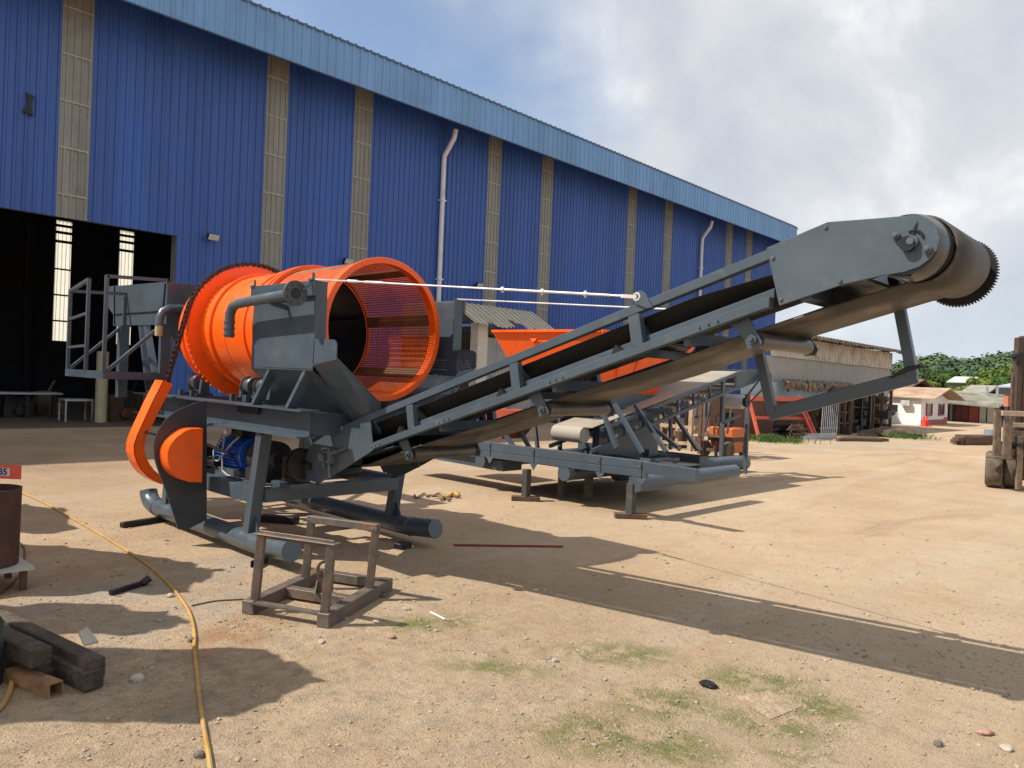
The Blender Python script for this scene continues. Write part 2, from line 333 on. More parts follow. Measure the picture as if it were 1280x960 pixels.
# edges of strips; the door opening cuts everything below DZ between DY0 and DY1
wall = MB(); segs = []; y = YA
for s_ in strips: segs.append((y, s_-SWD/2)); y = s_+SWD/2
segs.append((y, YB))
for a, b_ in segs:
    cuts = sorted({a, b_, *[q for q in (DY0, DY1) if a < q < b_]})
    for c0, c1 in zip(cuts, cuts[1:]):
        inside = DY0 - 1e-6 <= c0 and c1 <= DY1 + 1e-6
        corr(wall, c0, c1, DZ if inside else 0.0, 10.6, WX, .21, .030)
wall.build('wall', BLUEW, wh, solid=.004)
for s_ in strips:
    inside = DY0 < s_ < DY1; z0 = DZ if inside else .0
    fs = MB(); corr(fs, s_-SWD/2, s_+SWD/2, z0, 10.6, WX-.004, .16, .030)
    st = fs.build('skylight_strip', FRP, wh, solid=.004)
    for k in range(9):
        zz = 9.85 - k*1.09
        if zz > z0+.03: gb_ = MB(); gb_.box(WX+.012, WX+.033, s_-SWD/2, s_+SWD/2, zz, zz+.035); gb_.build('batten', mat('pale_batten', (.36, .34, .27), .6, 0, .3, 20), st)
    fr = MB()
    for sgn in (-1, 1): fr.box(WX+.028, WX+.038, s_+sgn*SWD/2-.012, s_+sgn*SWD/2+.012, z0, 10.6)
    fr.build('edge_strip', mat('strip_edge', (.26, .25, .22), .6), st)
fa = MB(); corr(fa, YA, 43.06, 9.96, 11.08, WX+1.2, .27, .03); fa.build('eaves_band', FASC, wh, solid=.004)
ft = MB(); ft.box(WX+1.14, WX+1.245, YA, 43.07, 11.06, 11.11); ft.box(WX+1.17, WX+1.243, YA, 43.07, 9.94, 9.965)
for k in range(210): ft.box(WX+1.10, WX+1.25, YA+k*.27, YA+k*.27+.06, 11.11, 11.135)
ft.build('eaves_trim', mat('trim_blue', (.06, .11, .20), .5), wh)
fe = MB(); fe.box(WX, WX+1.2, 43.03, 43.06, 9.96, 11.08); fe.box(WX, WX+1.18, YA, 43.03, 10.57, 10.58); fe.build('soffit', BLUEW, wh)
rf = MB(); rf.prism([(WX+1.2, YA, 11.06), (-29, YA, 13.2), (-39.2, YA, 11.06), (-39.2, YA, 11.0), (-29, YA, 13.1), (WX+1.2, YA, 11.0)], (0, YB-YA, 0)); rf.build('roof', mat('overhead_sheet', (.12, .2, .35), .5), wh)
ew = MB()
for yy in (YA, YB-.02): ew.prism([(WX-.05, yy, 0), (WX-.05, yy, 11.0), (-29, yy, 13.05), (-38, yy, 11.0), (-38, yy, 0)], (0, .02, 0))
ew.build('gable_wall', BLUEW, wh)
# far wall of the hall with daylight in its sheets
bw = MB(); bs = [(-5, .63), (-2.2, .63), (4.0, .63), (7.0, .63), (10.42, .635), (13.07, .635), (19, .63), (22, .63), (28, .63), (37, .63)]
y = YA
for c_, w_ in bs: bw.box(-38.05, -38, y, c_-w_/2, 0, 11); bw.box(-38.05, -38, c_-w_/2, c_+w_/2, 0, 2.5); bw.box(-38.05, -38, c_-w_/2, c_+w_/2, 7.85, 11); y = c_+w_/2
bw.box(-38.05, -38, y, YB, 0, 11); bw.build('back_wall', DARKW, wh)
for c_, w_ in bs:
    a = MB(); corr(a, c_-w_/2, c_+w_/2, 2.5, 7.85, -38.02, .16, .02); o = a.build('back_window', FRPIN, wh)
    for zz in (3.35, 4.5, 5.65, 6.85, 7.25, 7.55): a = MB(); a.box(-37.99, -37.93, c_-w_/2-.02, c_+w_/2+.02, zz, zz+(.07 if zz < 6.8 else .12)); a.build('girt', BLACK, o)
# door frame, columns inside
df = MB(); df.box(WX-.35, WX-.02, 8.1, 8.38, 0, 10.5); df.box(WX-.35, WX-.02, -3.5, -3.2, 0, 10.5); df.box(WX-.2, WX-.02, -3.2, 8.1, DZ+.01, DZ+.16); df.build('door_frame', mat('frame_grey', (.16, .17, .17), .6), wh)
for cy in (2.2, 8.9, 15.6, 22.3, 29, 35.7):
    a = MB(); a.box(-37.6, -37.3, cy, cy+.25, 0, 10.9); a.build('column', mat('column_paint', (.035, .037, .045), .7), wh)
def downpipe(y, ztop):
    a = MB(); a.path([(WX+.62, y+.05, 9.98), (WX+.55, y+.05, 9.7), (WX+.14, y, 9.15), (WX+.12, y, 8.9), (WX+.12, y, .1)], .085, 12)
    for z in (2.2, 4.9, 7.6): a.box(WX+.03, WX+.21, y-.11, y+.11, z, z+.05)
    a.build('downpipe', WHITEP, wh, smooth=True)
downpipe(16.95, 0); downpipe(34.3, 0)
# floor of the hall: a darker slab, 4 mm proud
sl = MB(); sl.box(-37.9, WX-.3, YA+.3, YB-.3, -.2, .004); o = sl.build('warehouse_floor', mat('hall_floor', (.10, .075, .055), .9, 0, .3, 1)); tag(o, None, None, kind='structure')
# floodlights on the wall
def flood(y, z, label):
    t = thing('floodlight', label, 'floodlight', (WX+.03, y, z), 'floodlights along the warehouse wall')
    a = MB(); a.bar((WX+.03, y, z), (WX+.28, y, z+.02), .03, .03); a.box(WX+.03, WX+.05, y-.05, y+.05, z-.06, z+.06); a.build('bracket', BLACK, t)
    a = MB(); a.prism([(WX+.26, y-.16, z-.06), (WX+.36, y-.16, z+.08), (WX+.22, y-.16, z+.10)], (0, .32, 0)); h = a.build('lamp_housing', BLACK, t)
    a = MB(); a.prism([(WX+.272, y-.14, z-.06), (WX+.366, y-.14, z+.07), (WX+.371, y-.14, z+.066), (WX+.277, y-.14, z-.065)], (0, .28, 0)); a.build('lens', mat('lens_glass', (.6, .62, .62), .2), h)
p = PX(267, 297, WX+.3); flood(p.y, p.z, 'small floodlight on the blue wall just right of the warehouse door')
p = PX(436, 327, WX+.3); flood(p.y, p.z, 'small floodlight on the blue wall just above the orange drum')
p = PX(600, 357, WX+.3); flood(p.y, p.z, 'small floodlight on the blue wall above the guard hut roof')
p = PX(37, 130, WX+.1); a = MB()
a.prism([(WX+.04, p.y-.07, p.z+.24), (WX+.04, p.y+.1, p.z+.2), (WX+.04, p.y+.03, p.z+.02), (WX+.04, p.y+.08, p.z-.24), (WX+.04, p.y-.12, p.z-.2), (WX+.04, p.y-.03, p.z+.02)], (.06, 0, 0))
tag(a.build('torn_black_rag', BLACK), 'small black rag stuck high on the blue warehouse wall', 'rag')
# things in the dark of the hall
def in_hall():
    a = MB(); p = PX(0, 490, -24); q = PX(76, 494, -24)
    t = thing('steel_workbench', 'long steel bench in the dark hall doorway', 'workbench', (-24, (p.y+q.y)/2, 0))
    a.box(-24.6, -23.8, p.y-2, q.y, p.z-.05, p.z); a.build('bench_top', GALV, t)
    for yy in (p.y-1.6, p.y+.6, q.y-.2):
        b = MB(); b.box(-24.1, -24.0, yy, yy+.1, 0, p.z-.05); b.build('leg', BLACK, t)
    p = PX(127, 490, -22); a = MB(); a.tube((-22, p.y, 0), (-22, p.y, 1.9), .15, 16); tag(a.build('concrete_post', mat('yellowed_post', (.42, .36, .24), .9), smooth=True), 'thick yellowish round post under the grey platform in the hall', 'post')
    p = PX(96, 515, -22.5); t = thing('small_steel_table', 'low square steel table frame on the hall floor', 'table frame', (-22.5, p.y, 0))
    a = MB(); a.box(-22.9, -22.3, p.y-.35, p.y+.35, .55, .6); a.build('table_top', GALV, t)
    for i in (-1, 1):
        for j in (-1, 1):
            a = MB(); a.box(-22.6+i*.28-.02, -22.6+i*.28+.02, p.y+j*.32-.02, p.y+j*.32+.02, 0, .55); a.build('leg', GALV, t)
    rr = random.Random(5)
    for i, (x, lab, c) in enumerate(((150, 'rusty steel offcut bin left of the thin steel legs, in the hall', RUST), (182, 'stack of brown machine parts behind the orange chain guard', RUST), (20, 'dark machine casting under the bench', BLACK), (60, 'brown crate at the back of the hall', WOOD), (165, 'grey gearbox housing lying on the hall floor', GREYD))):
        p = PX(x, 515, -23 - i*.8); a = MB(); X0 = -23-i*.8
        a.box(X0-.4, X0+.3, p.y-.35, p.y+.35, 0, .35); a.box(X0-.25, X0+.1, p.y-.3, p.y+.05, .35, .7); a.tube((X0+.32, p.y, .2), (X0+.45, p.y, .2), .13)
        a.bar((X0+.2, p.y-.4, 0), (X0-.2, p.y+.2, 1.0), .05, .05)
        tag(a.build(('scrap_bin', 'machine_parts', 'machine_casting', 'crate', 'gearbox_housing')[i], c), lab, ('scrap bin', 'machine parts', 'machine part', 'crate', 'gearbox')[i])
in_hall()
# ------------------------------------------------------------------ the trommel washing plant (one machine)
tp = thing('trommel_washing_plant', 'grey and orange drum screen on pipe skids with its long inclined belt conveyor, in front', 'trommel screen', (-5.6, 3.9, 0))
YN, YF = 3.15, 4.64                       # near and far skid
def skid(y):
    pts = [(-8.27, y, .27), (-8.25, y, .22), (-8.19, y, .17), (-8.08, y, .14), (-7.95, y, .135), (-5.78, y, .135), (-5.62, y, .15), (-5.36, y, .175)]
    a = MB(); a.path(pts, .087, 22, caps=False); o = a.build('skid', PIPE, tp, smooth=True)
    c = MB(); c.tube((-5.375, y, .173), (-5.35, y, .1765), .090, 22); c.build('end_cap', PIPE, o, bevel=.004)
    c = MB(); c.tube((-8.275, y, .275), (-8.268, y, .25), .080, 18); c.build('opening', BLACK, o)
    for x, z in ((-5.70, .142), (-7.97, .136)): w = MB(); w.path([(x, y+.089*math.cos(t), z+.089*math.sin(t)) for t in [k*math.pi/10 for k in range(20)]], .006, 5, closed=True); w.build('weld_bead', PIPE, o)
skid(YN); skid(YF)
# main longitudinal I beams
for y, s in ((3.16, 1), (4.60, -1)):
    a = MB(); a.box(-8.6, -5.18, y-.085, y+.085, 1.283, 1.297); a.box(-6.74, -5.22, y-.085, y+.085, 1.075, 1.089); a.box(-8.6, -5.22, y-.006+.03*s, y+.006+.03*s, 1.089, 1.283)
    a.box(-8.6, -6.74, y-.085, y+.085, 1.075, 1.089)
    o = a.build('main_beam', GREY, tp)
    b = MB(); b.box(-6.36, -5.98, y+.035*s-.03*s-.012, y+.035*s-.03*s-.006, 1.215, 1.27) if s > 0 else b.box(-6.3, -6.0, y, y+.01, 1.2, 1.26); b.build('name_plate', BLACK, o)
for x in (-8.5, -7.3, -6.4, -5.3):
    a = MB(); a.box(x-.05, x+.05, 3.2, 4.56, 1.09, 1.27); a.build('cross_beam', GREY, tp)
def leg(x0, x1, y, zt=1.07, zb=.2):
    a = MB(); a.bar((x1, y, zt), (x0, y, zb), .10, .10, (1, 0, 0)); l = a.build('leg', GREY, tp, bevel=.004)
    s = 1 if y < 4 else -1
    b = MB(); b.prism([(x0+.055, y-.006, .19), (x0+.055, y-.006, .42), (x0+.17, y-.006, .19)], (0, .012, 0)); b.build('gusset', GREY, l)
for y in (YN, YF): leg(-6.03, -5.86, y); leg(-7.75, -7.65, y)
# lower ties
for y in (YN, YF):
    a = MB(); a.box(-7.7, -5.98, y-.05, y+.05, .47, .60); a.build('lower_tie', GREY, tp, bevel=.003)
for x in (-5.93, -7.70, -6.85):
    a = MB(); a.box(x-.05, x+.05, 3.2, 4.6, .475, .595); a.build('lower_tie', GREY, tp, bevel=.003)
# diagonal chute foot
# --- dark end plate with the curved edge and its orange guards
X0 = -6.75
pl = [(258.5, 501), (246, 503), (235, 507.5), (225, 511.5), (216, 517), (209, 523), (202.5, 531), (197, 540), (193.7, 550), (192.4, 560), (193, 572), (196, 583), (200, 594), (206, 609), (214, 634), (222.8, 662), (234, 662), (246, 656), (258.5, 650)]
a = MB(); a.prism([PX(x, y, X0) for x, y in pl], (-.014, 0, 0)); a.build('guard_plate', mat('dark_plate_paint', (.035, .04, .05), .4, 0, .1, 3), tp)
dg = [(253.7, 535.6), (240, 536), (233, 538), (227.5, 541.5), (221, 546.5), (215, 553), (211.5, 559), (209.4, 566), (209.5, 574), (211, 582), (214.5, 589), (221, 596), (228, 600), (237, 602.5), (252.5, 603)]
a = MB(); P_ = [PX(x, y, -6.57) for x, y in dg]; a.prism(P_, (-.175, 0, 0)); a.build('pulley_guard', ORANGE, tp, smooth=True)
XG = -7.40
og = [(204, 475.5), (190, 503), (171.5, 543), (167.3, 556), (167.5, 567), (171, 578), (176, 587), (184, 595.5), (193, 601.5), (203, 605.5)]
ig = [(216, 480), (203, 506), (187, 538), (181.8, 550), (180.5, 561), (182.5, 571), (187.5, 581), (193, 588), (199, 593), (206, 597)]
a = MB()
o3 = [PX(x, y, XG) for x, y in og]; i3 = [PX(x, y, XG) for x, y in ig]; dv = Vector((-.20, 0, 0))
for i in range(len(o3)-1):
    a.prism([o3[i], o3[i+1], o3[i+1]+dv, o3[i]+dv], (i3[i]-o3[i])*.06)
    a.prism([o3[i], o3[i+1], i3[i+1], i3[i]], (-.006, 0, 0)); a.prism([o3[i]+dv, o3[i+1]+dv, i3[i+1]+dv, i3[i]+dv], (.006, 0, 0))
cg = a.build('chain_guard', ORANGE, tp, smooth=True)
b = MB(); p = PX(185, 541, XG); b.bar(p, p+V(0, .14, -.04), .02, .02); b.tube(p+V(.01, -.03, .01), p+V(.03, -.03, .01), .018, 6); b.build('guard_bolt', STEEL, cg)
# --- drum
DC = V(0, 3.90, 1.978); AX = V(1, 0, 0)
def dr(mb, prof, n=72): return mb.lathe((0, DC.y, DC.z), AX, prof, n, close=True)
XF = -5.25
a = MB(); dr(a, [(-7.95, .585), (-6.35, .585), (-6.35, .575), (-7.95, .575)]); drum = a.build('drum', ORANGE, tp, smooth=True)
def ring_(name, x0, x1, ro, ri, m_=ORANGE):
    b = MB(); dr(b, [(x0, ro), (x1, ro), (x1, ri), (x0, ri)], 96); return b.build(name, m_, drum, smooth=True, bevel=.003)
ring_('tyre_ring', -7.98, -7.90, .62, .56); ring_('back_ring', -7.80, -7.74, .64, .58); 
ring_('gear_disc', -7.58, -7.555, .700, .58)
ring_('stiffening_ring', -7.32, -7.28, .612, .584); ring_('stiffening_ring', -6.42, -6.385, .625, .584); ring_('stiffening_ring', -6.345, -6.315, .625, .586)
ring_('weld_seam', -7.02, -7.008, .589, .584); ring_('wear_ring', -6.66, -6.60, .600, .58)
ring_('front_ring', -5.275, XF, .612, .560); ring_('front_band', -5.36, -5.275, .600, .575)
b = MB()                                            # gear teeth of the driven ring
for k in range(76):
    t = k/76*2*math.pi; c, s_ = math.cos(t), math.sin(t); u = V(0, c, s_); w = V(0, -s_, c); p = V(-7.578, DC.y, DC.z)
    b.prism([p+u*.696-w*.014, p+u*.722-w*.005, p+u*.722+w*.005, p+u*.696+w*.014], (.02, 0, 0))
b.build('gear_teeth', ORANGE, drum)
# perforated screen, holes cut right through
def screen(a0, a1, x0, x1, r=.585, cell=.0245):
    mb = MB(); nu = max(2, round((a1-a0)*r/cell)); nx = max(2, round((x1-x0)/cell)); hole = .60
    def P(u, x): t = a0+(a1-a0)*u; return (x, DC.y+r*math.cos(t), DC.z+r*math.sin(t))
    G_ = [[mb.bm.verts.new(P(i/nu, x0+(x1-x0)*j/nx)) for j in range(nx+1)] for i in range(nu+1)]
    e = (1-hole)/2
    for i in range(nu):
        for j in range(nx):
            q = [mb.bm.verts.new(P((i+u)/nu, x0+(x1-x0)*(j+v)/nx)) for u, v in ((e, e), (1-e, e), (1-e, 1-e), (e, 1-e))]
            c = [G_[i][j], G_[i+1][j], G_[i+1][j+1], G_[i][j+1]]
            for k in range(4): mb.bm.faces.new((c[k], c[(k+1) % 4], q[(k+1) % 4], q[k]))
    return mb.build('screen_panel', mat('screen_steel', (.62, .095, .01), .5, .1, .2, 6, .03, 50, (.16, .07, .03), .35, 3), drum, solid=.004)
NB = 7; off = R(13); hw = .085
for k in range(NB):
    a0 = off + 2*math.pi*k/NB; a1 = off + 2*math.pi*(k+1)/NB
    screen(a0+hw, a1-hw, -6.31, -5.36)
    b = MB(); t0, t1 = a0-hw, a0+hw
    for i in range(4):
        ta, tb = t0+(t1-t0)*i/4, t0+(t1-t0)*(i+1)/4
        b.prism([(-6.31, DC.y+.584*math.cos(t), DC.z+.584*math.sin(t)) for t in (ta, tb)]+[(-6.31, DC.y+.572*math.cos(t), DC.z+.572*math.sin(t)) for t in (tb, ta)], (.95, 0, 0))
    b.build('screen_band', mat('band_brown', (.20, .085, .03), .6, 0, .3, 5, .03, 40, (.09, .05, .03), .4, 3), drum)
b = MB(); dr(b, [(-7.93, .574), (-6.33, .574), (-6.33, .570), (-7.93, .570)]); b.build('drum_lining', BLACK, drum)
b = MB()                                            # lifting bars inside
for k in range(6):
    t = k/6*2*math.pi+.3; u = V(0, math.cos(t), math.sin(t)); b.bar(V(-7.9, *(DC+u*.54)[1:]), V(-6.4, *(DC+u*.54)[1:]), .01, .07, u)
b.build('lifter_bar', BLACK, drum)
# chain over the drum gear
gc = V(-7.568, DC.y, DC.z); rr_ = .728; gp = PX(212, 478, -7.5)
e = gp-gc; e.x = 0; dl = e.length; base = math.atan2(e.z, e.y); ta = base - math.acos(rr_/dl)
pts = []; tang = gc + V(0, math.cos(ta), math.sin(ta))*rr_
q0 = V(-7.568, gp.y, gp.z); q1 = q0 + (q0-tang).normalized()*.25
n_ = int((tang-q1).length/.05)
for i in range(n_): pts.append(q1.lerp(tang, i/n_))
span = R(215); n_ = int(span*rr_/.05)
for i in range(n_+1): t = ta - span*i/n_; pts.append(gc+V(0, math.cos(t), math.sin(t))*rr_)
ch = MB()
for i in range(len(pts)-1):
    p, q = pts[i], pts[i+1]; d = (q-p).normalized(); off_ = .020 if i % 2 else .028
    for s_ in (-1, 1): ch.bar(p-d*.012+V(s_*off_, 0, 0), q+d*.012+V(s_*off_, 0, 0), .006, .034, d.cross(V(1, 0, 0)))
    ch.tube(p-V(.036, 0, 0), p+V(.036, 0, 0), .014, 8)
ch.build('drive_chain', CHAIN, tp)
# trunnion rollers and their pillow blocks
for x in (-7.77, -6.62, -6.37):
    for y in (3.42, 4.38):
        a = MB(); s_ = 1 if y < 4 else -1
        a.lathe((x, y, 1.435), AX, [(-.075, .02), (-.075, .088), (-.05, .094), (-.045, .078), (.045, .078), (.05, .094), (.075, .088), (.075, .02)], 24); a.tube((x-.17, y, 1.435), (x+.17, y, 1.435), .022, 10)
        w_ = a.build('trunnion_roller', mat('worn_roller', (.11, .12, .13), .3, .6, .2, 9), tp, smooth=True)
        for sx in (-1, 1):
            b = MB(); b.box(x+sx*.14-.028, x+sx*.14+.028, y-.08, y+.08, 1.297, 1.33); b.prism([(x+sx*.14-.024, y-.05, 1.33), (x+sx*.14-.024, y+.05, 1.33), (x+sx*.14-.024, y+.035, 1.47), (x+sx*.14-.024, y-.035, 1.47)], (.048, 0, 0))
            b.box(x+sx*.14-.02, x+sx*.14+.02, y-.14*1, y-.10, 1.297, 1.36); b.build('pillow_block', GREY, w_)
# --- collecting trough round the drum
def trough_side(y, s, x0, x1, x2):
    """s=+1 near side: plate, lip and the slope that runs in towards the belt"""
    T = .008
    a = MB(); a.prism([(x0, y, 1.615), (x1, y, 1.615), (x1, y, 2.285), (x0, y, 2.297)], (0, T*s, 0))
    a.prism([(x0, y-.03*s, 2.19), (x1+.02, y-.03*s, 2.18), (x1+.02, y-.03*s, 2.295), (x0, y-.03*s, 2.307)], (0, .03*s, 0))
    a.prism([(x1, y, 1.652), (x1+.02, y, 1.652), (x1+.02, y+.13*s, 1.652), (x1+.02, y+.13*s, 2.30), (x1+.02, y, 2.30), (x1+.02, y, 2.30), (x1, y, 2.30)], (0, .001, 0)) if False else None
    a.box(x1, x1+.014, min(y, y+.10*s), max(y, y+.10*s), 1.83, 2.30)
    o = a.build('trough_side', GREY, tp, bevel=.003)
    b = MB(); pr = [(x1+.014, y, 1.655), (x2, y, 1.702), (x2, y, 1.80), (x2-.015, y, 1.83), (x2-.05, y, 1.842), (x1+.014, y, 1.85)]
    b.prism(pr, (0, T*s, 0)); b.build('trough_lip', GREY, tp)
    yl = 3.60 if s > 0 else 4.20
    c = MB(); c.prism([(x0, y, 1.613), (x1, y, 1.613), (x1, yl, 1.20), (x0, yl, 1.20)], (0, .0, -T))
    c.prism([(x1, y, 1.655), (x2, y, 1.702), (x2+.03, yl-.05*s, 1.36), (x1+.3, yl, 1.13), (x1, yl, 1.15)], (0, 0, -T))
    c.build('trough_slope', GREY, tp)
    e_ = MB(); e_.path([(x2, y+T/2, 1.704), (x2+.03, yl-.05*s, 1.365)], .006, 5); e_.build('trough_edge', GREY, tp)
trough_side(3.15, 1, -6.13, -5.15, -4.83)
trough_side(4.63, -1, -5.95, -5.10, -4.88)
a = MB(); a.prism([(-6.12, 3.16, 1.61), (-6.12, 3.60, 1.20), (-6.12, 4.20, 1.20), (-6.12, 4.62, 1.61), (-6.12, 4.4, 1.5), (-6.12, 3.9, 1.30), (-6.12, 3.38, 1.5)], (.008, 0, 0)); a.build('trough_back', GREY, tp)
a = MB(); a.prism([(-6.1, 3.60, 1.20), (-6.1, 4.20, 1.20), (-5.25, 4.20, .93), (-5.25, 3.60, .93)], (0, 0, .008)); a.prism([(-6.1, 3.60, 1.20), (-5.1, 3.60, 1.20), (-5.1, 3.60, .80), (-5.6, 3.60, .70)], (0, .008, 0)); a.prism([(-6.1, 4.20, 1.20), (-5.1, 4.20, 1.20), (-5.1, 4.20, .80), (-5.6, 4.20, .70)], (0, .008, 0)); a.build('trough_throat', GREY, tp)
# struts carrying the trough, stiffener shaped like a bent bar on the plate
for x in (-5.98, -5.42):
    a = MB(); a.bar((x, 3.13, 1.297), (x+.14, 3.20, 1.60), .035, .085, (0, 1, 0)); a.build('trough_strut', GREY, tp)
for x in (-6.10, -5.17): a = MB(); a.tube((x, 3.14, 2.30), (x, 3.14, 2.36), .011, 8); a.box(x-.03, x+.03, 3.11, 3.16, 2.297, 2.312); a.build('lifting_bolt', GREYD, tp)
# spray pipe with its flange
a = MB(); pp = [(-5.20, 3.00, 2.185), (-5.9, 3.00, 2.155), (-6.12, 3.00, 2.145), (-6.20, 3.00, 2.12), (-6.245, 3.00, 2.06), (-6.25, 3.00, 1.98), (-6.25, 3.0, 1.86)]
a.path(pp, .042, 16); sp = a.build('spray_pipe', GREYD, tp, smooth=True)
a = MB()
for z in (1.985, 1.93, 1.88): a.tube((-6.25, 3.0, z), (-6.25, 3.0, z+.012), .050, 16)
a.build('hose_clip', GREYD, sp)
a = MB(); a.lathe((-5.2, 3.0, 2.185), (1, 0, 0), [(0, .042), (0, .098), (.022, .098), (.022, .042)], 28, close=True)
for k in range(8): t = k*math.pi/4+.39; a.tube((-5.178, 3.0+.073*math.cos(t), 2.185+.073*math.sin(t)), (-5.170, 3.0+.073*math.cos(t), 2.185+.073*math.sin(t)), .010, 6)
a.build('pipe_flange', mat('cast_grey', (.07, .075, .08), .5, .4, .2, 9), sp, smooth=True)
b = MB(); b.tube((-5.176, 3.0, 2.185), (-5.19, 3.0, 2.185), .041, 16); b.build('pipe_bore', BLACK, sp)
b = MB(); b.bar((-5.55, 3.0, 2.13), (-5.55, 3.15, 2.10), .02, .04); b.bar((-5.17, 3.05, 2.22), (-5.14, 3.14, 2.29), .012, .02); b.build('pipe_bracket', GREY, sp)
# --- motor, gearbox, couplings
MY, MZ = 3.42, .80
a = MB(); a.lathe((0, MY, MZ), AX, [(-7.02, .02), (-7.02, .125), (-6.92, .135), (-6.55, .135), (-6.55, .155), (-6.50, .155), (-6.50, .02)], 28)
mo = a.build('motor', BLUEM, tp, smooth=True)
a = MB()
for k in range(30):
    t = k/30*2*math.pi; u = V(0, math.cos(t), math.sin(t)); c = V(0, MY, MZ)
    a.bar(c+u*.145+V(-6.98, 0, 0), c+u*.145+V(-6.58, 0, 0), .006, .04, u)
a.build('cooling_fins', BLUEM, mo)
a = MB(); a.box(-6.85, -6.62, MY-.09, MY+.09, MZ+.15, MZ+.25); jb = a.build('junction_box', BLACK, mo, bevel=.006)
a = MB(); a.tube((-6.86, MY-.05, MZ+.2), (-6.93, MY-.05, MZ+.2), .028, 10); a.tube((-6.80, MY-.11, MZ+.21), (-6.80, MY-.16, MZ+.2), .028, 10); a.build('cable_gland', WHITE, jb)
a = MB(); a.path([(-6.93, MY-.05, MZ+.2), (-7.0, MY-.10, MZ+.14), (-7.02, MY-.16, MZ), (-6.98, MY-.17, MZ-.08), (-6.90, MY-.17, MZ-.08), (-6.8, MY-.16, MZ), (-6.68, MY-.15, MZ+.10), (-6.60, MY-.12, MZ+.17)], .010, 8)
a.path([(-6.80, MY-.16, MZ+.18), (-6.82, MY-.17, MZ), (-6.80, MY-.17, MZ-.16), (-6.70, MY-.17, MZ-.19), (-6.3, MY-.15, MZ-.2)], .008, 8); a.build('power_cable', mat('grey_cable', (.4, .4, .38), .6), mo, smooth=True)
a = MB(); a.tube((-6.74, MY-.0, MZ+.25), (-6.74, MY, MZ+.28), .012); a.path([(-6.70, MY+.04*math.cos(t), MZ+.30+.04*math.sin(t)) for t in [k*.628 for k in range(10)]], .008, 6, closed=True); a.build('lifting_eye', STEEL, mo)
a = MB(); a.box(-7.0, -6.5, MY-.15, MY+.15, .60, .665); a.box(-6.9, -6.0, MY-.2, MY+.2, .595, .61); a.build('motor_base', GREY, tp)
a = MB(); a.lathe((0, MY, MZ), AX, [(-6.50, .02), (-6.50, .11), (-6.38, .11), (-6.36, .165), (-6.12, .165), (-6.10, .10), (-6.02, .09), (-6.02, .02)], 24); a.box(-6.36, -6.12, MY-.17, MY+.17, .61, .72); a.build('gearbox', mat('gearbox_black', (.03, .03, .034), .5, .2, .3, 8), tp, smooth=True)
a = MB(); a.tube((-6.05, MY+.02, MZ), (-5.6, MY+.02, MZ), .03); a.lathe((0, MY+.02, MZ), AX, [(-5.78, .03), (-5.78, .14), (-5.75, .14), (-5.75, .12), (-5.73, .12), (-5.73, .14), (-5.70, .14), (-5.70, .03)], 24)
a.box(-5.92, -5.86, MY-.06, MY+.1, .64, .86); a.build('drive_shaft', mat('oily_iron', (.06, .055, .05), .4, .7, .3, 9), tp, smooth=True)
a = MB(); a.box(-6.02, -5.70, MY-.1, MY+.14, .60, .64); a.build('bearing_plate', GREY, tp)
a = MB(); a.bar((-7.2, 3.1, .93), (-6.6, 3.25, .80), .02, .02); a.tube((-7.25, 3.28, .70), (-6.95, 3.28, .70), .05); a.lathe((0, 3.3, .72), AX, [(-7.3, .02), (-7.3, .11), (-7.22, .11), (-7.22, .02)], 24); a.build('drive_sprocket', BLACK, tp)
# --- conveyor
def ZB(X): return 1.010 + .3105*(X+4.80)            # underside of the lower rail
SL = math.atan(.3105); cs = 1/math.cos(SL); DV = V(1, 0, .3105).normalized()
XT, XH = -4.82, -1.63
def rail(name, y, z0, z1, w, xa=XT, xb=XH, m_=GREY):
    a = MB(); a.prism([(xa, y, ZB(xa)+z0), (xb, y, ZB(xb)+z0), (xb, y, ZB(xb)+z1), (xa, y, ZB(xa)+z1)], (0, w, 0)); return a.build(name, m_, tp, bevel=.003)
for y, w in ((3.46, .05), (4.27, .05)):
    rail('conveyor_rail', y, 0, .052, w); rail('conveyor_rail', y, .232, .284, w)
rail('side_skirt', 3.512, .050, .098, .006, XT+.5); rail('side_skirt', 4.262, .050, .098, .006, XT+.5)
for x in (-4.33, -3.30, -2.40):
    for y in (3.462, 4.272):
        a = MB(); a.bar((x+.02, y+.024, ZB(x+.02)+.05), (x-.015, y+.024, ZB(x-.015)+.235), .075, .046, (0, 1, 0)); a.build('conveyor_post', GREY, tp, bevel=.003)
    a = MB(); a.box(x-.05, x-.03, 3.52, 4.27, ZB(x)+.0, ZB(x)+.05)
    for s_, y0 in ((1, 3.53), (-1, 4.25)): a.bar((x-.04, y0, ZB(x)+.03), (x-.04, y0+.02*s_, ZB(x)+.17), .03, .05, (1, 0, 0))
    ib = a.build('idler_bracket', GREY, tp)
    a = MB(); a.tube((x-.04, 3.72, ZB(x)+.085), (x-.04, 4.06, ZB(x)+.085), .035)
    a.tube((x-.04, 3.545, ZB(x)+.185), (x-.04, 3.70, ZB(x)+.10), .033); a.tube((x-.04, 4.235, ZB(x)+.185), (x-.04, 4.08, ZB(x)+.10), .033); a.build('troughing_roller', GREY, tp, smooth=True)
    a = MB(); a.prism([(x-.16, 3.47, ZB(x-.16)+.052), (x-.08, 3.47, ZB(x-.08)+.052), (x-.13, 3.47, ZB(x-.12)+.10)], (0, .035, 0)); a.build('belt_clip', BLACK, tp)
    c = MB(); c.bar((x+.3, 3.5, ZB(x+.3)+.0), (x+.3, 4.28, ZB(x+.3)+.0), .07, .035, (1, 0, .3)); c.build('cross_tie', GREY, tp)
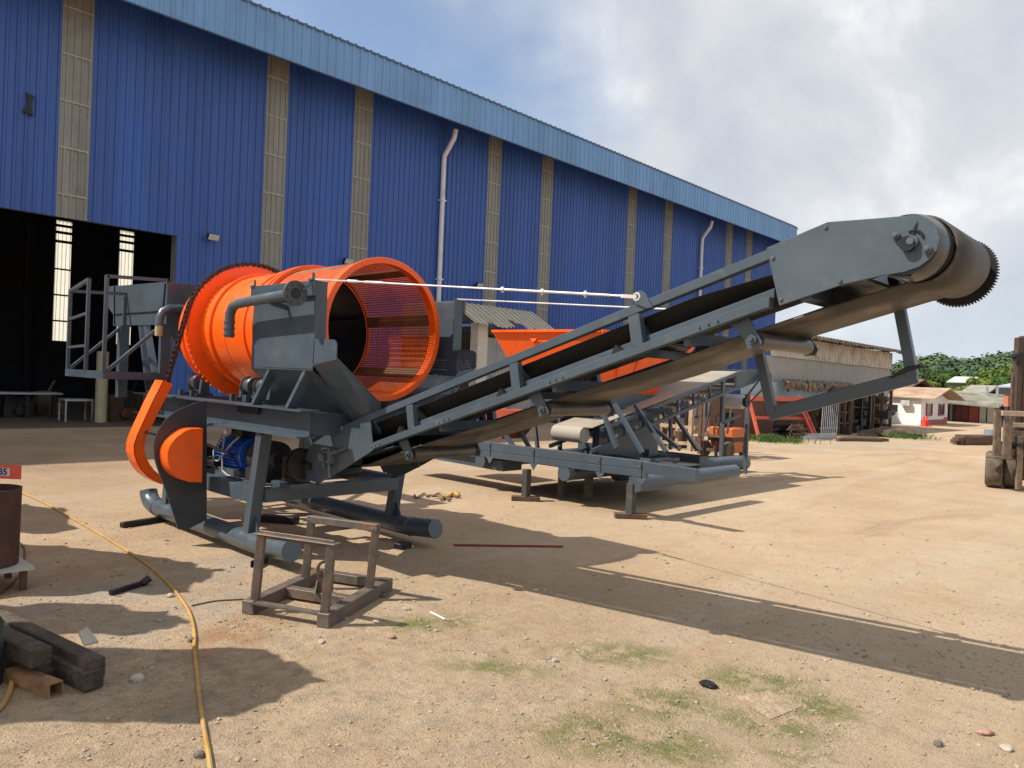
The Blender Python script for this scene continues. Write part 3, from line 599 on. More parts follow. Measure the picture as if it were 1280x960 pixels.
# carrying belt (troughed)
prof = [(3.545, .212), (3.63, .140), (3.735, .112), (4.06, .112), (4.16, .140), (4.245, .212)]
xs = [-5.30, -4.8, -4.2, -3.5, -2.8, -2.1, -1.5, -1.2]
a = MB(); rows = []
for X in xs:
    k = 1 if X < -1.6 else .25
    rows.append([a.bm.verts.new((X, y, ZB(X)+.115+(dz-.115)*k+.02*(1-k))) for y, dz in prof])
for r0, r1 in zip(rows, rows[1:]):
    for i in range(len(prof)-1): a.bm.faces.new((r0[i], r1[i], r1[i+1], r0[i+1]))
a.build('carrying_belt', BELTIN, tp, smooth=True, solid=.010)
# head pulley, belt wrap and return belt
PC = V(-1.02, 0, 2.235); PR = .152
BY0, BY1 = 3.60, 4.17
a = MB(); rows = []
pth = []
for t in [R(105) - R(210)*i/22 for i in range(23)]: pth.append(V(PC.x+PR*math.cos(t), 0, PC.z+PR*math.sin(t)))
def ZR(X): return ZB(X) - .073
pth += [V(-1.75, 0, ZR(-1.75)+.004), V(-2.4, 0, ZR(-2.4)-.012), V(-3.1, 0, ZR(-3.1)+.004), V(-3.75, 0, ZR(-3.75)-.012), V(-4.4, 0, ZR(-4.4)+.002), V(-5.0, 0, .865), V(-5.35, 0, .80)]
for t in [R(-75) - R(190)*i/12 for i in range(13)]: pth.append(V(-5.40+.11*math.cos(t), 0, .915+.11*math.sin(t)))
for p in pth: rows.append([a.bm.verts.new((p.x, y, p.z)) for y in (BY0, (BY0+BY1)/2, BY1)])
for r0, r1 in zip(rows, rows[1:]):
    for i in range(2): a.bm.faces.new((r0[i], r1[i], r1[i+1], r0[i+1]))
a.build('return_belt', BELT, tp, smooth=True, solid=.011)
a = MB(); a.tube((PC.x, 3.59, PC.z), (PC.x, 4.18, PC.z), PR-.016, 40); a.tube((PC.x, 3.42, PC.z), (PC.x, 4.42, PC.z), .032, 14); a.build('head_pulley', mat('black_pulley', (.016, .016, .018), .28, .1, .3, 6), tp, smooth=True)
a = MB(); a.tube((-5.40, 3.6, .915), (-5.40, 4.17, .915), .095, 28); a.tube((-5.40, 3.5, .915), (-5.40, 4.27, .915), .028); a.build('tail_pulley', BLACK, tp, smooth=True)
# head side plates
hp = [(958, 310), (1034.7, 277.5), (1100, 272.5), (1130, 269.8), (1143, 269), (1155, 271), (1165, 277.5), (1172, 287), (1175, 299), (1172, 312), (1163, 324), (1149, 334), (1130, 340.5), (1105, 344.5), (1080, 350), (1055, 355.6), (974, 382.5)]
cx_, cz_, r_ = -1.055, 2.245, .118
poly = [(q.x, q.z) for q in [PY(x, y, 3.455) for x, y in hp]]
for y, dy in ((3.452, .008), (4.30, .008)):
    a = MB(); a.prism([(x, y, z) for x, z in poly], (0, dy, 0)); hpl = a.build('head_plate', GREY, tp, bevel=.003)
    if y < 4:
        b = MB()
        for (u, v, r) in ((1138.5, 302, .027), (1119, 294.5, .016), (1158.5, 311.5, .017)):
            q = PY(u, v, 3.43); x, z = q.x, q.z
            b.tube((x, 3.452, z), (x, 3.43, z), r, 18); b.tube((x, 3.44, z), (x, 3.415, z), r*.6, 10)
        b.build('bearing_cap', GREYD, hpl, bevel=.003, smooth=True)
        q = PY(1141, 300, 3.448); b = MB(); b.path([(q.x+.040*math.cos(t), 3.448, q.z+.040*math.sin(t)) for t in [R(10+k*15) for k in range(8)]], .006, 6)
        q0, q1 = PY(1136, 297, 3.449), PY(1147, 276, 3.449); b.prism([q0, q0+V(.018, 0, .002), q1], (0, -.004, 0)); b.build('shaft_slot', BLACK, hpl)
        for u, v in ((966, 322), (976, 374), (1032, 284), (1050, 351)):
            q = PY(u, v, 3.452); b = MB(); b.tube(q, q-V(0, .008, 0), .009, 6); b.build('plate_bolt', GREYD, hpl)
# black dish between plate and belt
a = MB(); a.lathe((cx_+.02, 3.462, 2.238), (0, 1, 0), [(0, .06), (0, .128), (.05, .140), (.128, .146), (.128, .06)], 48); a.build('pulley_dish', mat('gloss_black', (.02, .021, .023), .2, 0, .1, 4), tp, smooth=True)
a = MB(); a.box(-1.52, -1.20, 3.46, 4.30, 2.10, 2.115)
a.prism([(-1.30, 3.47, 2.075), (-1.16, 3.47, 2.12), (-1.30, 3.47, 2.17)], (0, .01, 0)); pass
a.prism([(-1.10, 3.48, 2.105), (-1.0, 3.48, 2.09), (-1.12, 3.48, 2.17)], (0, .01, 0)); a.bar((-1.47, 3.47, 2.07), (-1.47, 4.3, 2.07), .10, .05, (1, 0, .3)); a.build('head_tray', GREY, tp)
# toothed head sprocket
a = MB(); c = V(-1.045, 4.36, 2.235); out = []
for k in range(72):
    t = k/72*2*math.pi
    for dt, r in ((0, .164), (.02, .175), (.045, .175), (.065, .164)): out.append(c+V(r*math.cos(t+dt), 0, r*math.sin(t+dt)))
a.prism(out, (0, .022, 0)); a.tube(c, c+V(0, -.05, 0), .06, 20); a.build('head_sprocket', BLACK, tp)
# return idlers
for x in (-4.40, -3.10, -1.735):
    z = ZB(x)-.118; a = MB(); a.tube((x, 3.56, z), (x, 4.17, z), .041, 24); a.tube((x, 3.50, z), (x, 4.24, z), .014); ri = a.build('return_roller', mat('roller_skin', (.085, .08, .072), .35, .3, .3, 5), tp, smooth=True)
    for y in (3.525, 4.215):
        b = MB(); b.prism([(x-.13, y, ZB(x-.13)), (x-.03, y, ZB(x-.03)), (x+.045, y, z-.01), (x+.03, y, z-.045), (x-.03, y, z-.045), (x-.045, y, z)], (0, .01, 0)); b.tube((x, y-.02, z), (x, y+.012, z), .024, 12); b.tube((x, y-.035, z), (x, y, z), .010, 6); b.build('roller_hanger', GREY, ri)
# tail side plates with take-up screws
tpz = [(463.5, 516.5), (468, 562.6), (452, 573), (428, 588), (400, 604), (384, 600), (381, 575), (390, 556), (414, 540)]
TP = [PY(x, y, 3.47) for x, y in tpz]
for y in (3.458, 4.30):
    a = MB(); a.prism([(q.x, y, q.z) for q in TP], (0, .01, 0)); a.build('tail_plate', GREY, tp, bevel=.002)
p = PY(410, 572, 3.43); a = MB()
a.box(p.x-.06, p.x+.06, 3.41, 3.455, p.z-.045, p.z+.055); a.tube(p+V(-.03, -.03, .0), p+V(-.03, -.06, .0), .035, 12); a.tube((p.x+.03, 3.42, p.z+.03), (p.x+.26, 3.42, p.z+.10), .009, 8)
for dx, dz in ((-.05, .06), (.05, .07), (-.02, -.06), (.11, .055), (.13, .06), (-.06, -.02), (.05, -.03)): a.tube((p.x+dx, 3.40, p.z+dz), (p.x+dx, 3.45, p.z+dz), .016, 6)
a.tube((p.x+.03, 3.42, p.z-.05), (p.x+.05, 3.42, p.z-.16), .010, 6)
a.build('take_up_bearing', mat('greyed_bolts', (.12, .135, .145), .45, .3, .4, 30), tp)
a = MB(); a.prism([(-5.5, 3.55, .80), (-4.62, 3.55, 1.05), (-4.62, 4.25, 1.05), (-5.5, 4.25, .80)], (0, 0, .008)); a.build('tail_pan', GREY, tp)
# hanging guard frame under the head
GY = 4.22
L_ = [PY(946, 425, GY), PY(966, 517, GY), PY(1141, 470, GY), PY(1117, 345, GY)]
for i in range(3):
    a = MB(); a.bar(L_[i], L_[i+1], .052, .046, (0, 1, 0)) if i != 1 else a.bar(L_[1]-V(.02, 0, .005), L_[2]+V(.02, 0, 0), .074, .030, (0, 1, 0)); a.build('guard_frame_bar', GREY, tp, bevel=.003)
a = MB()
for k in range(3):
    q = L_[2]+V(-.03, 0, .015); a.path([(q.x+dx, GY-.03*c1, q.z+.01+dz) for dx, c1, dz in ((-.07, 1, -.035), (.0, 1.1, .0+.006*k), (.07, 1, .02+.004*k), (.085, 0, .02))], .006, 6)
a.build('cable_tie', BLACK, tp)
# lug and tie rods
q = PY(800, 372, 3.45)
for y in (3.448, 4.32):
    a = MB(); a.prism([V(q_.x, y, q_.z) for q_ in [PY(u, v, 3.45) for u, v in ((793, 379), (791, 371), (794, 365), (800, 363), (806, 367), (811, 376), (816, 384), (808, 385))]], (0, .012, 0)); a.build('rod_lug', GREY, tp)
ROD = mat('galvanised_rod', (.62, .58, .60), .4, .2, .08, 10)
for y0, y1 in ((3.14, 3.45), (4.60, 4.32)):
    p0 = V(-5.12, y0, 2.305); p1 = PY(796, 371, 3.45); p1.y = y1; d = (p1-p0)
    a = MB(); a.tube(p0+d*.03, p1-d*.03, .006, 8)
    if y0 < 4:
        a.tube(p0+d*.13, p0+d*.17, .012); a.tube(p0+d*.20, p0+d*.27, .010); a.tube(p0+d*.66, p1-d*.06, .008, 10)
        for k in (.66, .77, .88): a.tube(p0+d*k-d*.004, p0+d*k+d*.004, .013); a.bar(p0+d*k-V(0, 0, .02), p0+d*k+V(0, 0, .02), .008, .008)
    for s_ in (-1, 1): a.bar(p0+V(0, .014*s_, 0), p0+d*.13+V(0, .014*s_, 0), .006, .010)
    a.path([p1+V(.02*math.cos(t), 0, .02*math.sin(t)) for t in [k*.785 for k in range(8)]], .007, 6, closed=True)
    a.bar(p1-d*.035, p1, .01, .02)
    a.build('tie_rod', ROD, tp)
# --- feed end: hopper, platform, railings
FX = -8.4
a = MB(); a.prism([(FX, 3.32, 2.045), (FX, 4.65, 2.045), (FX, 4.65, 2.52), (FX, 3.32, 2.505)], (-.01, 0, 0)); a.prism([(FX, 3.66, 2.515), (FX, 3.88, 2.72), (FX, 4.06, 2.715), (FX, 4.30, 2.52)], (-.01, 0, 0))
a.prism([(FX, 3.32, 2.045), (FX, 3.5, 1.72), (FX, 4.4, 1.72), (FX, 4.65, 2.045)], (-.01, 0, 0)); a.build('feed_plate', GREY, tp, bevel=.002)
HX = -10.0
a = MB(); a.prism([(FX-.01, 3.32, 2.04), (FX-.01, 3.32, 2.505), (HX, 3.32, 2.55), (HX-.35, 3.32, 2.56), (HX-.35, 3.32, 2.36), (HX-.02, 3.32, 2.20), (HX-.02, 3.32, 2.06)], (0, .01, 0))
a.prism([(HX-.35, 3.33, 2.56), (HX-.35, 4.64, 2.56), (HX-.35, 4.64, 2.36), (HX-.35, 3.33, 2.36)], (.01, 0, 0)); a.box(HX, FX-.01, 4.63, 4.64, 2.04, 2.5); hb = a.build('feed_hopper', GREY, tp, bevel=.002)
b = MB(); b.bar((HX+.0, 3.314, 2.545), (HX+.05, 3.314, 2.07), .01, .012, (0, 1, 0)); b.bar((FX-.05, 3.314, 2.49), (FX-.1, 3.314, 2.07), .01, .012, (0, 1, 0)); b.bar((HX, 3.314, 2.20), (FX-.1, 3.314, 2.19), .012, .01); b.build('stiffener', BLACK, hb)
a = MB(); a.box(-9.62, FX, 2.72, 3.32, 1.455, 1.475); a.box(-9.62, FX, 2.70, 2.72, 1.435, 1.515); a.box(FX, FX+.02, 2.70, 3.36, 1.435, 1.515); a.build('platform', GREY, tp)
def rl(p, q, r=.017): a = MB(); a.bar(p, q, r*2, r*2); a.build('railing', GREY, tp)
ZT = 2.50
rl((FX, 2.71, 1.5), (FX, 2.71, ZT)); rl((FX, 2.71, ZT-.01), (FX, 3.32, ZT+.02))
rl((-9.6, 2.72, 1.5), (-9.6, 2.72, 2.42)); rl((-8.95, 2.71, 1.5), (-8.95, 2.71, 2.50)); rl((-9.6, 2.72, 2.40), (-8.95, 2.71, 2.49)); rl((-9.6, 2.72, 2.08), (-8.95, 2.71, 2.13), .013); rl((-9.6, 2.72, 1.76), (-8.95, 2.71, 1.78), .013)
rl((-9.6, 2.72, 2.40), (-9.6, 3.32, 2.43)); rl((-9.6, 3.3, 1.5), (-9.6, 3.3, 2.4), .012)
for X in (FX+.01, -9.6):
    a = MB(); a.bar((X, 2.74, 1.52), (X, 3.26, 2.02), .03, .045, (1, 0, 0)); a.build('platform_brace', GREY, tp)
a = MB(); a.box(FX-.03, FX+.03, 3.26, 3.36, 1.30, 2.045); a.build('hopper_post', GREY, tp)
a = MB(); a.box(-9.65, -9.55, 3.25, 3.35, 1.2, 2.05); a.build('hopper_post', GREY, tp)
for (p, q) in (((-9.2, 3.36, 2.05), (-8.75, 3.30, 1.3)), ((-9.05, 3.36, 2.05), (-8.6, 3.30, 1.5)), ((-9.4, 4.5, 2.05), (-8.6, 4.5, 1.3))):
    a = MB(); a.bar(p, q, .06, .06); a.build('hopper_brace', GREY, tp)
a = MB(); a.path([(FX+.01, 3.66, 2.19), (FX+.07, 3.55, 2.22), (FX+.09, 3.42, 2.225), (FX+.09, 3.32, 2.215), (FX+.09, 3.245, 2.17), (FX+.09, 3.215, 2.10), (FX+.09, 3.21, 2.02)], .045, 16, caps=True); o = a.build('feed_pipe', PIPE, tp, smooth=True)
a = MB(); a.tube((FX+.09, 3.21, 2.02), (FX+.09, 3.21, 1.91), .038, 14); a.build('pipe_nozzle', mat('yellow_nozzle', (.45, .36, .20), .7), o)

for xx in (-4.78, -4.0, -3.0, -2.0):
    a = MB()
    for k in (0, .05, .10): a.tube((xx+k, 3.46, ZB(xx+k)+.026), (xx+k, 3.452, ZB(xx+k)+.026), .007, 6); 
    a.build('rail_bolts', GREYD, tp)
# ------------------------------------------------------------------ chassis frame standing on posts, behind the belt
cf = thing('chassis_frame', 'low grey steel chassis frame jacked up on short posts behind the inclined belt', 'chassis frame', (-6.5, 8.2, 0))
def hexp(a, b_): a.prism
a = MB(); a.prism([(-7.86, 7.50, .57), (-7.86, 7.50, .70), (-4.95, 7.50, .70), (-4.95, 7.50, .60)], (0, .06, 0)); a.prism([(-7.86, 7.496, .48), (-7.86, 7.496, .565), (-4.95, 7.496, .595), (-4.95, 7.496, .51)], (0, .05, 0))
o = a.build('side_beam', GREY, cf, bevel=.003)
for x in (-7.55, -6.72, -5.62, -5.02):
    b = MB(); b.box(x-.005, x+.005, 7.485, 7.50, .5, .69); b.tube((x-.02, 7.475, .64), (x-.02, 7.50, .64), .015, 8); b.prism([(x-.07, 7.492, .5), (x+.07, 7.492, .5), (x, 7.492, .40)], (0, .008, 0)); b.build('hanger_plate', GREYD, o)
a = MB(); a.box(-7.8, -5.5, 7.62, 9.85, .47, .485); a.build('added_deck', mat('shade_black_deck', (.035, .035, .035), .8, 0, .4, 3), cf)  # deck added for its shadow; near-black colour stands in for shade under the hopper
a = MB(); a.prism([(-4.95, 7.44, .575), (-4.95, 7.44, .70), (-4.27, 7.44, .69), (-4.27, 7.44, .545)], (0, .08, 0)); a.build('end_beam', GREY, cf, bevel=.003)
a = MB(); a.box(-7.9, -6.5, 9.9, 9.98, .46, .60); a.build('side_beam', GREY, cf)
a = MB(); a.box(-9.6, -7.86, 7.53, 7.62, .46, .64); a.prism([(-9.6, 7.6, .34), (-7.4, 7.6, .30), (-7.4, 7.6, .45), (-9.6, 7.6, .46)], (0, .4, 0)); a.build('rear_beam', GREY, cf)
for x in (-7.75, -6.20, -5.10):
    a = MB(); a.tube((x, 7.50, .42), (x, 9.95, .42), .10, 20); a.box(x-.10, x+.10, 7.51, 7.54, .40, .5); a.build('cross_pipe', GREY, cf, smooth=True)
for (px_, py_, h, lab) in ((657, 626, .42, 'short square post on a crossed foot, leftmost under the grey chassis frame'), (702, 624, .36, 'short dark post under the chassis frame, second from the left'), (735, 628, .36, 'short dark post under the chassis frame, third from the left'), (788, 648, .42, 'short square post nearest the camera under the right end of the chassis frame')):
    p = PZ(px_, py_); t = thing('support_post', lab, 'post', (p.x, p.y, 0), 'posts under the chassis frame')
    a = MB(); a.box(p.x-.045, p.x+.045, p.y-.045, p.y+.045, .05, h); a.build('post', mat('post_dark', (.05,.05,.045), .7, 0, .3, 6, .05, 40, (.12,.08,.05), .3, 6), t, bevel=.004)
    if px_ in (702, 735): continue
    a = MB(); a.bar(p - R0*.19 + V(0, 0, .032), p + R0*.19 + V(0, 0, .032), .12, .06); a.build('foot', RUST, t, bevel=.005)
# ------------------------------------------------------------------ feeder with orange hopper and its own belt
fd = thing('hopper_feeder', 'orange feed hopper on slanting grey legs with a short pale belt, behind the long one', 'feeder', (-7.2, 9.8, 0))
T_ = [V(-8.6, 8.5, 2.345), V(-6.46, 8.5, 2.32), V(-6.42, 11.04, 2.28), V(-8.6, 11.04, 2.30)]; B_ = [V(-8.15, 8.85, 1.45), V(-6.80, 8.85, 1.46), V(-6.82, 10.45, 1.45), V(-8.15, 10.45, 1.45)]
a = MB()
for i in range(4): a.face([T_[i], T_[(i+1) % 4], B_[(i+1) % 4], B_[i]])
ho = a.build('hopper', ORANGE, fd, solid=.012)
a = MB()
for i in range(4): a.bar(T_[i]+V(0, 0, .01), T_[(i+1) % 4]+V(0, 0, .01), .07, .035)
a.build('hopper_rim', ORANGE, ho)
a = MB(); p = V(-7.75, 8.62, 2.22); a.tube(p, p+V(0, -.09, .02), .06, 14); a.bar(p+V(.02, -.05, 0), p+V(.35, -.05, -.03), .04, .05); a.build('vibrator', mat('vib_orange', (.75, .09, .01), .5), ho, smooth=True)
for x in (-6.44, ):
    for y in (8.9, 9.6, 10.4):
        a = MB(); a.bar(V(x, y, 2.26), V(-6.80, y*.5+4.9, 1.50), .05, .03); a.build('hopper_rib', ORANGE, ho)
a = MB(); a.box(-7.75, -6.72, 8.75, 10.6, 1.20, 1.45); a.box(-7.7, -6.8, 8.9, 10.4, .95, 1.2); a.build('hopper_throat', GREY, fd, bevel=.01)
a = MB(); a.box(-7.9, -6.65, 8.68, 8.75, 1.19, 1.24); a.box(-6.72, -6.65, 8.68, 10.7, 1.19, 1.24); a.build('support_frame', GREY, fd)
for i, (p0, q0, y) in enumerate((((612, 420+75), (665, 562), 8.45), ((660, 500), (705, 575), 8.45), ((690, 500), (768, 566), 8.9), ((748, 505), (803, 566), 9.6), ((796, 505), (835, 566), 10.6), ((870, 505), (955, 566), 12.2))): pass
legs = [((750, 506), (771, 560), 8.6), ((768, 505), (803, 566), 8.7), ((794, 506), (833, 565), 9.4), ((838, 512), (872, 563), 10.4)]
for p0, q0, Y in legs:
    a = MB(); a.bar(PY(*p0, Y), PY(*q0, Y), .05, .06, (0, 1, 0)); a.build('leg', GREY, fd)
for p0, q0, Y in (((612, 470), (662, 560), 8.2), ((662, 480), (672, 560), 9.0), ((800, 500), (802, 560), 10.6), ((838, 512), (838, 562), 11.4), ((700, 500), (700, 566), 8.8)):
    a = MB(); a.bar(PY(*p0, Y), PY(*q0, Y), .05, .05, (0, 1, 0)); a.build('leg', GREYD, fd)
a = MB(); a.bar(PY(795, 513, 9.6), PY(842, 513, 9.6), .05, .06); a.bar(PY(800, 520, 9.6), PY(850, 562, 9.6), .05, .05); a.build('leg_brace', GREY, fd)
for (pe_, y, z) in ((816, 8.9, .40), (843, 10.1, .34), (880, 11.6, .26)):
    x1_ = PY(pe_, 570, y).x; x0_ = x1_-1.3
    a = MB(); a.prism([(x0_, y-.16, z+.16), (x0_, y-.11, z-.06), (x0_, y+.11, z-.06), (x0_, y+.16, z+.16), (x0_, y+.145, z+.16), (x0_, y+.10, z-.045), (x0_, y-.10, z-.045), (x0_, y-.145, z+.16)], (x1_-x0_, 0, 0))
    a.prism([(x1_-.01, y-.155, z+.155), (x1_-.01, y-.105, z-.055), (x1_-.01, y+.105, z-.055), (x1_-.01, y+.155, z+.155)], (.012, 0, 0)); a.build('channel_beam', GREY, fd)
p = PZ(930, 589); q = PZ(770, 604); p.z = q.z = .17
a = MB(); a.path([q, p.lerp(q, .05), p, p+(p-q).normalized()*.06], [.14, .14, .135, .09], 24); a.build('skid', GREY, fd, smooth=True)
a = MB(); a.box(-6.72, -6.60, 8.75, 10.3, .45, 1.19); a.box(-7.6, -6.72, 10.2, 10.3, .45, 1.19); a.build('side_panel', GREY, fd)
# its belt conveyor, running away from the viewer
def ZC(y): return .80 + .222*(y-7.6)
a = MB(); a.prism([(-7.08, 8.35, ZC(8.35)), (-7.08, 12.5, ZC(12.5)), (-6.42, 12.5, ZC(12.5)), (-6.42, 8.35, ZC(8.35))], (0, 0, .012))
fb = a.build('belt', mat('dusty_belt', (.29, .26, .21), .8, 0, .15, 3), fd)
a = MB(); a.tube((-7.08, 8.35, .86), (-6.55, 8.35, .86), .115, 26); a.build('tail_roller', mat('dusty_roller', (.33, .30, .25), .8, 0, .1, 5), fd, smooth=True)
for X in (-7.14, -6.38):
    a = MB()
    a.bar((X, 8.5, ZC(8.5)-.05), (X, 12.55, ZC(12.55)-.0), .04, .05); a.build('conveyor_rail', GREY, fd)
    a = MB(); a.bar((X, 8.3, ZC(8.3)-.30), (X, 12.55, ZC(12.55)-.26), .04, .05); a.build('conveyor_rail', GREY, fd)
    for k in range(9):
        y = 8.6+k*.47; a = MB(); a.bar((X, y, ZC(y)-.03), (X, y+(.0 if k % 3 else .12), ZC(y)-.27), .035, .035, (1, 0, 0)); a.build('conveyor_post', GREY, fd)
for k in range(8):
    y = 8.9+k*.5
    for dz_, r_k in ((.05, .045), (.25, .04)): a = MB(); a.tube((-7.1, y, ZC(y)-dz_), (-6.4, y, ZC(y)-dz_), r_k, 12); a.build('belt_roller', mat('pale_roller', (.3, .3, .29), .5, .2), fd, smooth=True)
a = MB(); a.bar((-7.15, 9.4, ZC(9.4)+.16), (-7.15, 12.0, ZC(12)+.14), .03, .10); a.build('belt_skirt', GREYD, fd)
for X in (-7.14, -6.38):
    a = MB(); a.prism([(X, 12.3, ZC(12.3)-.30), (X, 12.3, ZC(12.3)+.03), (X, 12.9, ZC(12.9)-.02), (X, 13.35, ZC(13.2)-.10), (X, 13.1, ZC(13.1)-.30)], (.01, 0, 0)); a.build('head_plate', GREY, fd)
a = MB(); a.tube((-7.1, 13.05, ZC(13)-.18), (-6.4, 13.05, ZC(13)-.18), .13, 22); a.build('head_roller', BLACK, fd, smooth=True)
a = MB(); a.lathe((-6.32, 13.35, 1.80), AX, [(0, .03), (0, .13), (.02, .14), (.04, .10), (.06, .14), (.08, .13), (.08, .03)], 26); h_ = a.build('drive_pulley', BLACK, fd, smooth=True)
a = MB(); a.tube((-6.75, 12.7, 1.36), (-6.40, 12.7, 1.36), .13, 18); a.build('drive_motor', mat('white_motor', (.45, .47, .5), .5), fd, smooth=True)
a = MB(); a.lathe((-6.34, 12.65, 1.36), AX, [(0, .02), (0, .09), (.06, .09), (.06, .02)], 20); a.build('motor_pulley', BLACK, fd, smooth=True)
a = MB(); a.bar((-6.30, 12.62, 1.28), (-6.29, 13.42, 1.70), .02, .03); a.bar((-6.30, 12.62, 1.45), (-6.29, 13.28, 1.90), .02, .03); a.build('drive_belt', BLACK, fd)
a = MB(); a.bar((-6.40, 12.0, 1.0), (-6.40, 12.6, 1.12), .05, .05); a.bar((-6.4, 11.95, 1.78), (-6.4, 11.95, 1.0), .07, .05, (1, 0, 0)); a.build('motor_bracket', GREY, fd)
a = MB(); a.bar((-6.55, 13.2, 1.5), (-6.55, 13.2, .02), .06, .06, (1, 0, 0)); a.bar((-7.05, 13.2, 1.5), (-7.05, 13.2, .02), .06, .06, (1, 0, 0)); a.bar((-7.05, 13.2, 1.46), (-6.55, 13.2, 1.46), .06, .06); a.build('prop_stand', GREYD, fd)
a = MB(); a.bar((-7.3, 7.75, .62), (-7.9, 7.75, 1.15), .05, .05); a.build('leg_brace', GREY, fd); 
a = MB(); a.prism([(-8.25, 7.9, 1.15), (-7.35, 7.9, 1.15), (-7.75, 7.9, .72)], (0, .5, 0)); a.build('chute', mat('chute_red', (.35, .06, .03), .6), fd)
a = MB(); a.prism([(-9.3, 8.0, .72), (-8.2, 8.0, .72), (-8.4, 8.0, 1.1), (-9.3, 8.0, 1.15)], (0, .6, 0)); a.build('side_box', GREY, fd)
# ------------------------------------------------------------------ guard hut
hx = -18.0
gh = thing('guard_hut', 'small cream hut with a ragged corrugated tin roof against the blue wall', 'hut', (hx, 17.6, 0))
HY0, HY1 = 17.1, 20.3
a = MB(); a.box(hx-.35, hx, HY0, HY0+.45, 0, 3.42); a.box(hx-.12, hx-.02, HY0+.45, HY1, 0, 2.95); a.build('wall', mat('cream_sheet', (.62, .56, .44), .7, 0, .08, 2, .02, 30, (.42, .36, .27), .3, 2), gh)
a = MB(); corr(a, HY0+.46, HY1, .02, 2.94, hx-.015, .16, .025); a.build('corrugated_wall', CONC, gh, solid=.003)
a = MB(); a.box(hx-1.9, hx-1.8, HY0, HY0+.1, 0, 3.4); a.box(hx-1.9, hx-.3, HY0+.02, HY0+.08, 3.30, 3.38); a.box(hx-1.0, hx-.95, HY0+.02, HY0+.07, 3.38, 4.1); a.bar((hx-.95, HY0-.02, 4.05), (hx+.45, HY0-.02, 3.28), .05, .06); a.bar((hx-.95, HY0-.02, 4.05), (hx-1.9, HY0-.02, 3.6), .05, .06); a.build('gable_frame', mat('pale_frame', (.45, .46, .45), .6), gh)
a = MB(); a.box(hx-1.9, hx-.4, HY0+.6, HY0+.7, 0, 2.0); a.box(hx-1.9, hx-1.8, HY0+.7, HY1, 0, 3.2); a.box(hx-1.9, hx-.1, HY1-.05, HY1, 0, 3.2); a.build('inner_wall', RUST, gh)
a = MB(); rnd = random.Random(4)
for i in range(15):
    y0 = HY0-.4+i*.27; e = hx+.42+rnd.uniform(-.22, .1); z1 = 3.30 - (e-hx-.42)*.5 + rnd.uniform(-.02, .03)
    if i in (7, 8): e -= .45; z1 += .22
    for k in range(3):
        y1 = y0+k*.09; dz = .028 if k == 1 else 0
        a.prism([(hx-.95, y1, 4.10+dz), (e, y1, z1+dz), (e, y1+.092, z1+dz+.005), (hx-.95, y1+.092, 4.10+dz)], (0, 0, .012))
    a.prism([(hx-.95, y0, 4.10), (hx-1.95, y0, 3.62), (hx-1.95, y0+.272, 3.62), (hx-.95, y0+.272, 4.10)], (0, 0, .012))
a.build('roof', TIN, gh)
# ------------------------------------------------------------------ long storage shed on the right
sx = -12.0
sh = thing('storage_shed', 'long weathered grey shed with a rusty overhanging roof beyond the warehouse', 'shed', (sx, 33, 0))
a = MB(); corr(a, 25.8, 38.8, 2.81, 3.58, sx, .33, .03); a.build('upper_cladding', mat('dirty_white_sheet', (.52, .49, .43), .8, 0, .15, 2, .02, 20, (.30, .22, .15), .4, 1.6), sh, solid=.004)
a = MB(); corr(a, 25.3, 38.8, 1.90, 2.81, sx-.07, .28, .02); a.build('wall', CONC, sh, solid=.004)
a = MB(); corr(a, 23.6, 38.4, 1.345, 1.89, sx+.02, .22, .02); a.build('blue_fascia', mat('faded_blue', (.30, .40, .44), .7, 0, .2, 1.5), sh, solid=.004)
a = MB(); corr(a, 20.6, 25.4, 1.56, 1.93, sx-.5, .28, .02); a.build('side_sheet', mat('pale_sheet', (.45, .48, .52), .6, 0, .15, 1), sh, solid=.004)
a = MB(); a.box(sx-.3, sx-.22, 22, 31.5, 0, 1.34); a.build('brown_wall', mat('brown_wall', (.14, .075, .05), .9, 0, .3, 1.5), sh)
a = MB(); a.prism([(sx+.7, 25.6, 3.55), (sx+.7, 39.7, 3.60), (sx-5, 39.7, 4.2), (sx-5, 38.0, 4.2), (sx-.3, 25.9, 3.64)], (0, 0, .08)); a.build('roof', mat('rusty_roof_edge', (.10, .07, .05), .9, 0, .4, 2), sh)
a = MB()
rnd = random.Random(8)
for i in range(40): y = 25.6+i*.35; a.box(sx+.67, sx+.76, y, y+.2, 3.53+rnd.uniform(-.05, .02), 3.66)
a.build('roof_edge', mat('dark_roof_edge', (.16, .12, .09), .9, 0, .5, 3), sh)
for y in (31, 33, 35, 37): a = MB(); a.box(sx-.1, sx+.1, y, y+.16, 0, 1.9); a.build('post', RUST, sh)
a = MB(); a.box(sx-4.5, sx-4.4, 36.3, 39, 0, 4.0); a.build('back_wall', DARKW, sh)
a = MB(); a.box(sx-4.4, sx-.1, 38.7, 38.8, 0, 3.7); a.build('end_wall', CONC, sh)
a = MB(); a.prism([(sx-.1, 25.9, 1.34), (sx-4.4, 36.2, 1.34), (sx-4.4, 36.3, 1.34), (sx-.1, 26.0, 1.34)], (0, 0, 2.4)); a.build('end_wall', CONC, sh)
a = MB(); rnd = random.Random(11)                     # torn tarpaulins
for i in range(34):
    y = 26.4+i*.2; z = 1.97; pts_ = [(sx+.12+rnd.uniform(0, .15), y+rnd.uniform(-.1, .1), z+.02), (sx+.25+rnd.uniform(0, .2), y+rnd.uniform(-.1, .1), z-.13+rnd.uniform(-.05, .05)), (sx+.2+rnd.uniform(0, .2), y+rnd.uniform(-.1, .1), z-.30+rnd.uniform(-.12, .1))]
    a.path(pts_, [.06, .10, .05], 6)
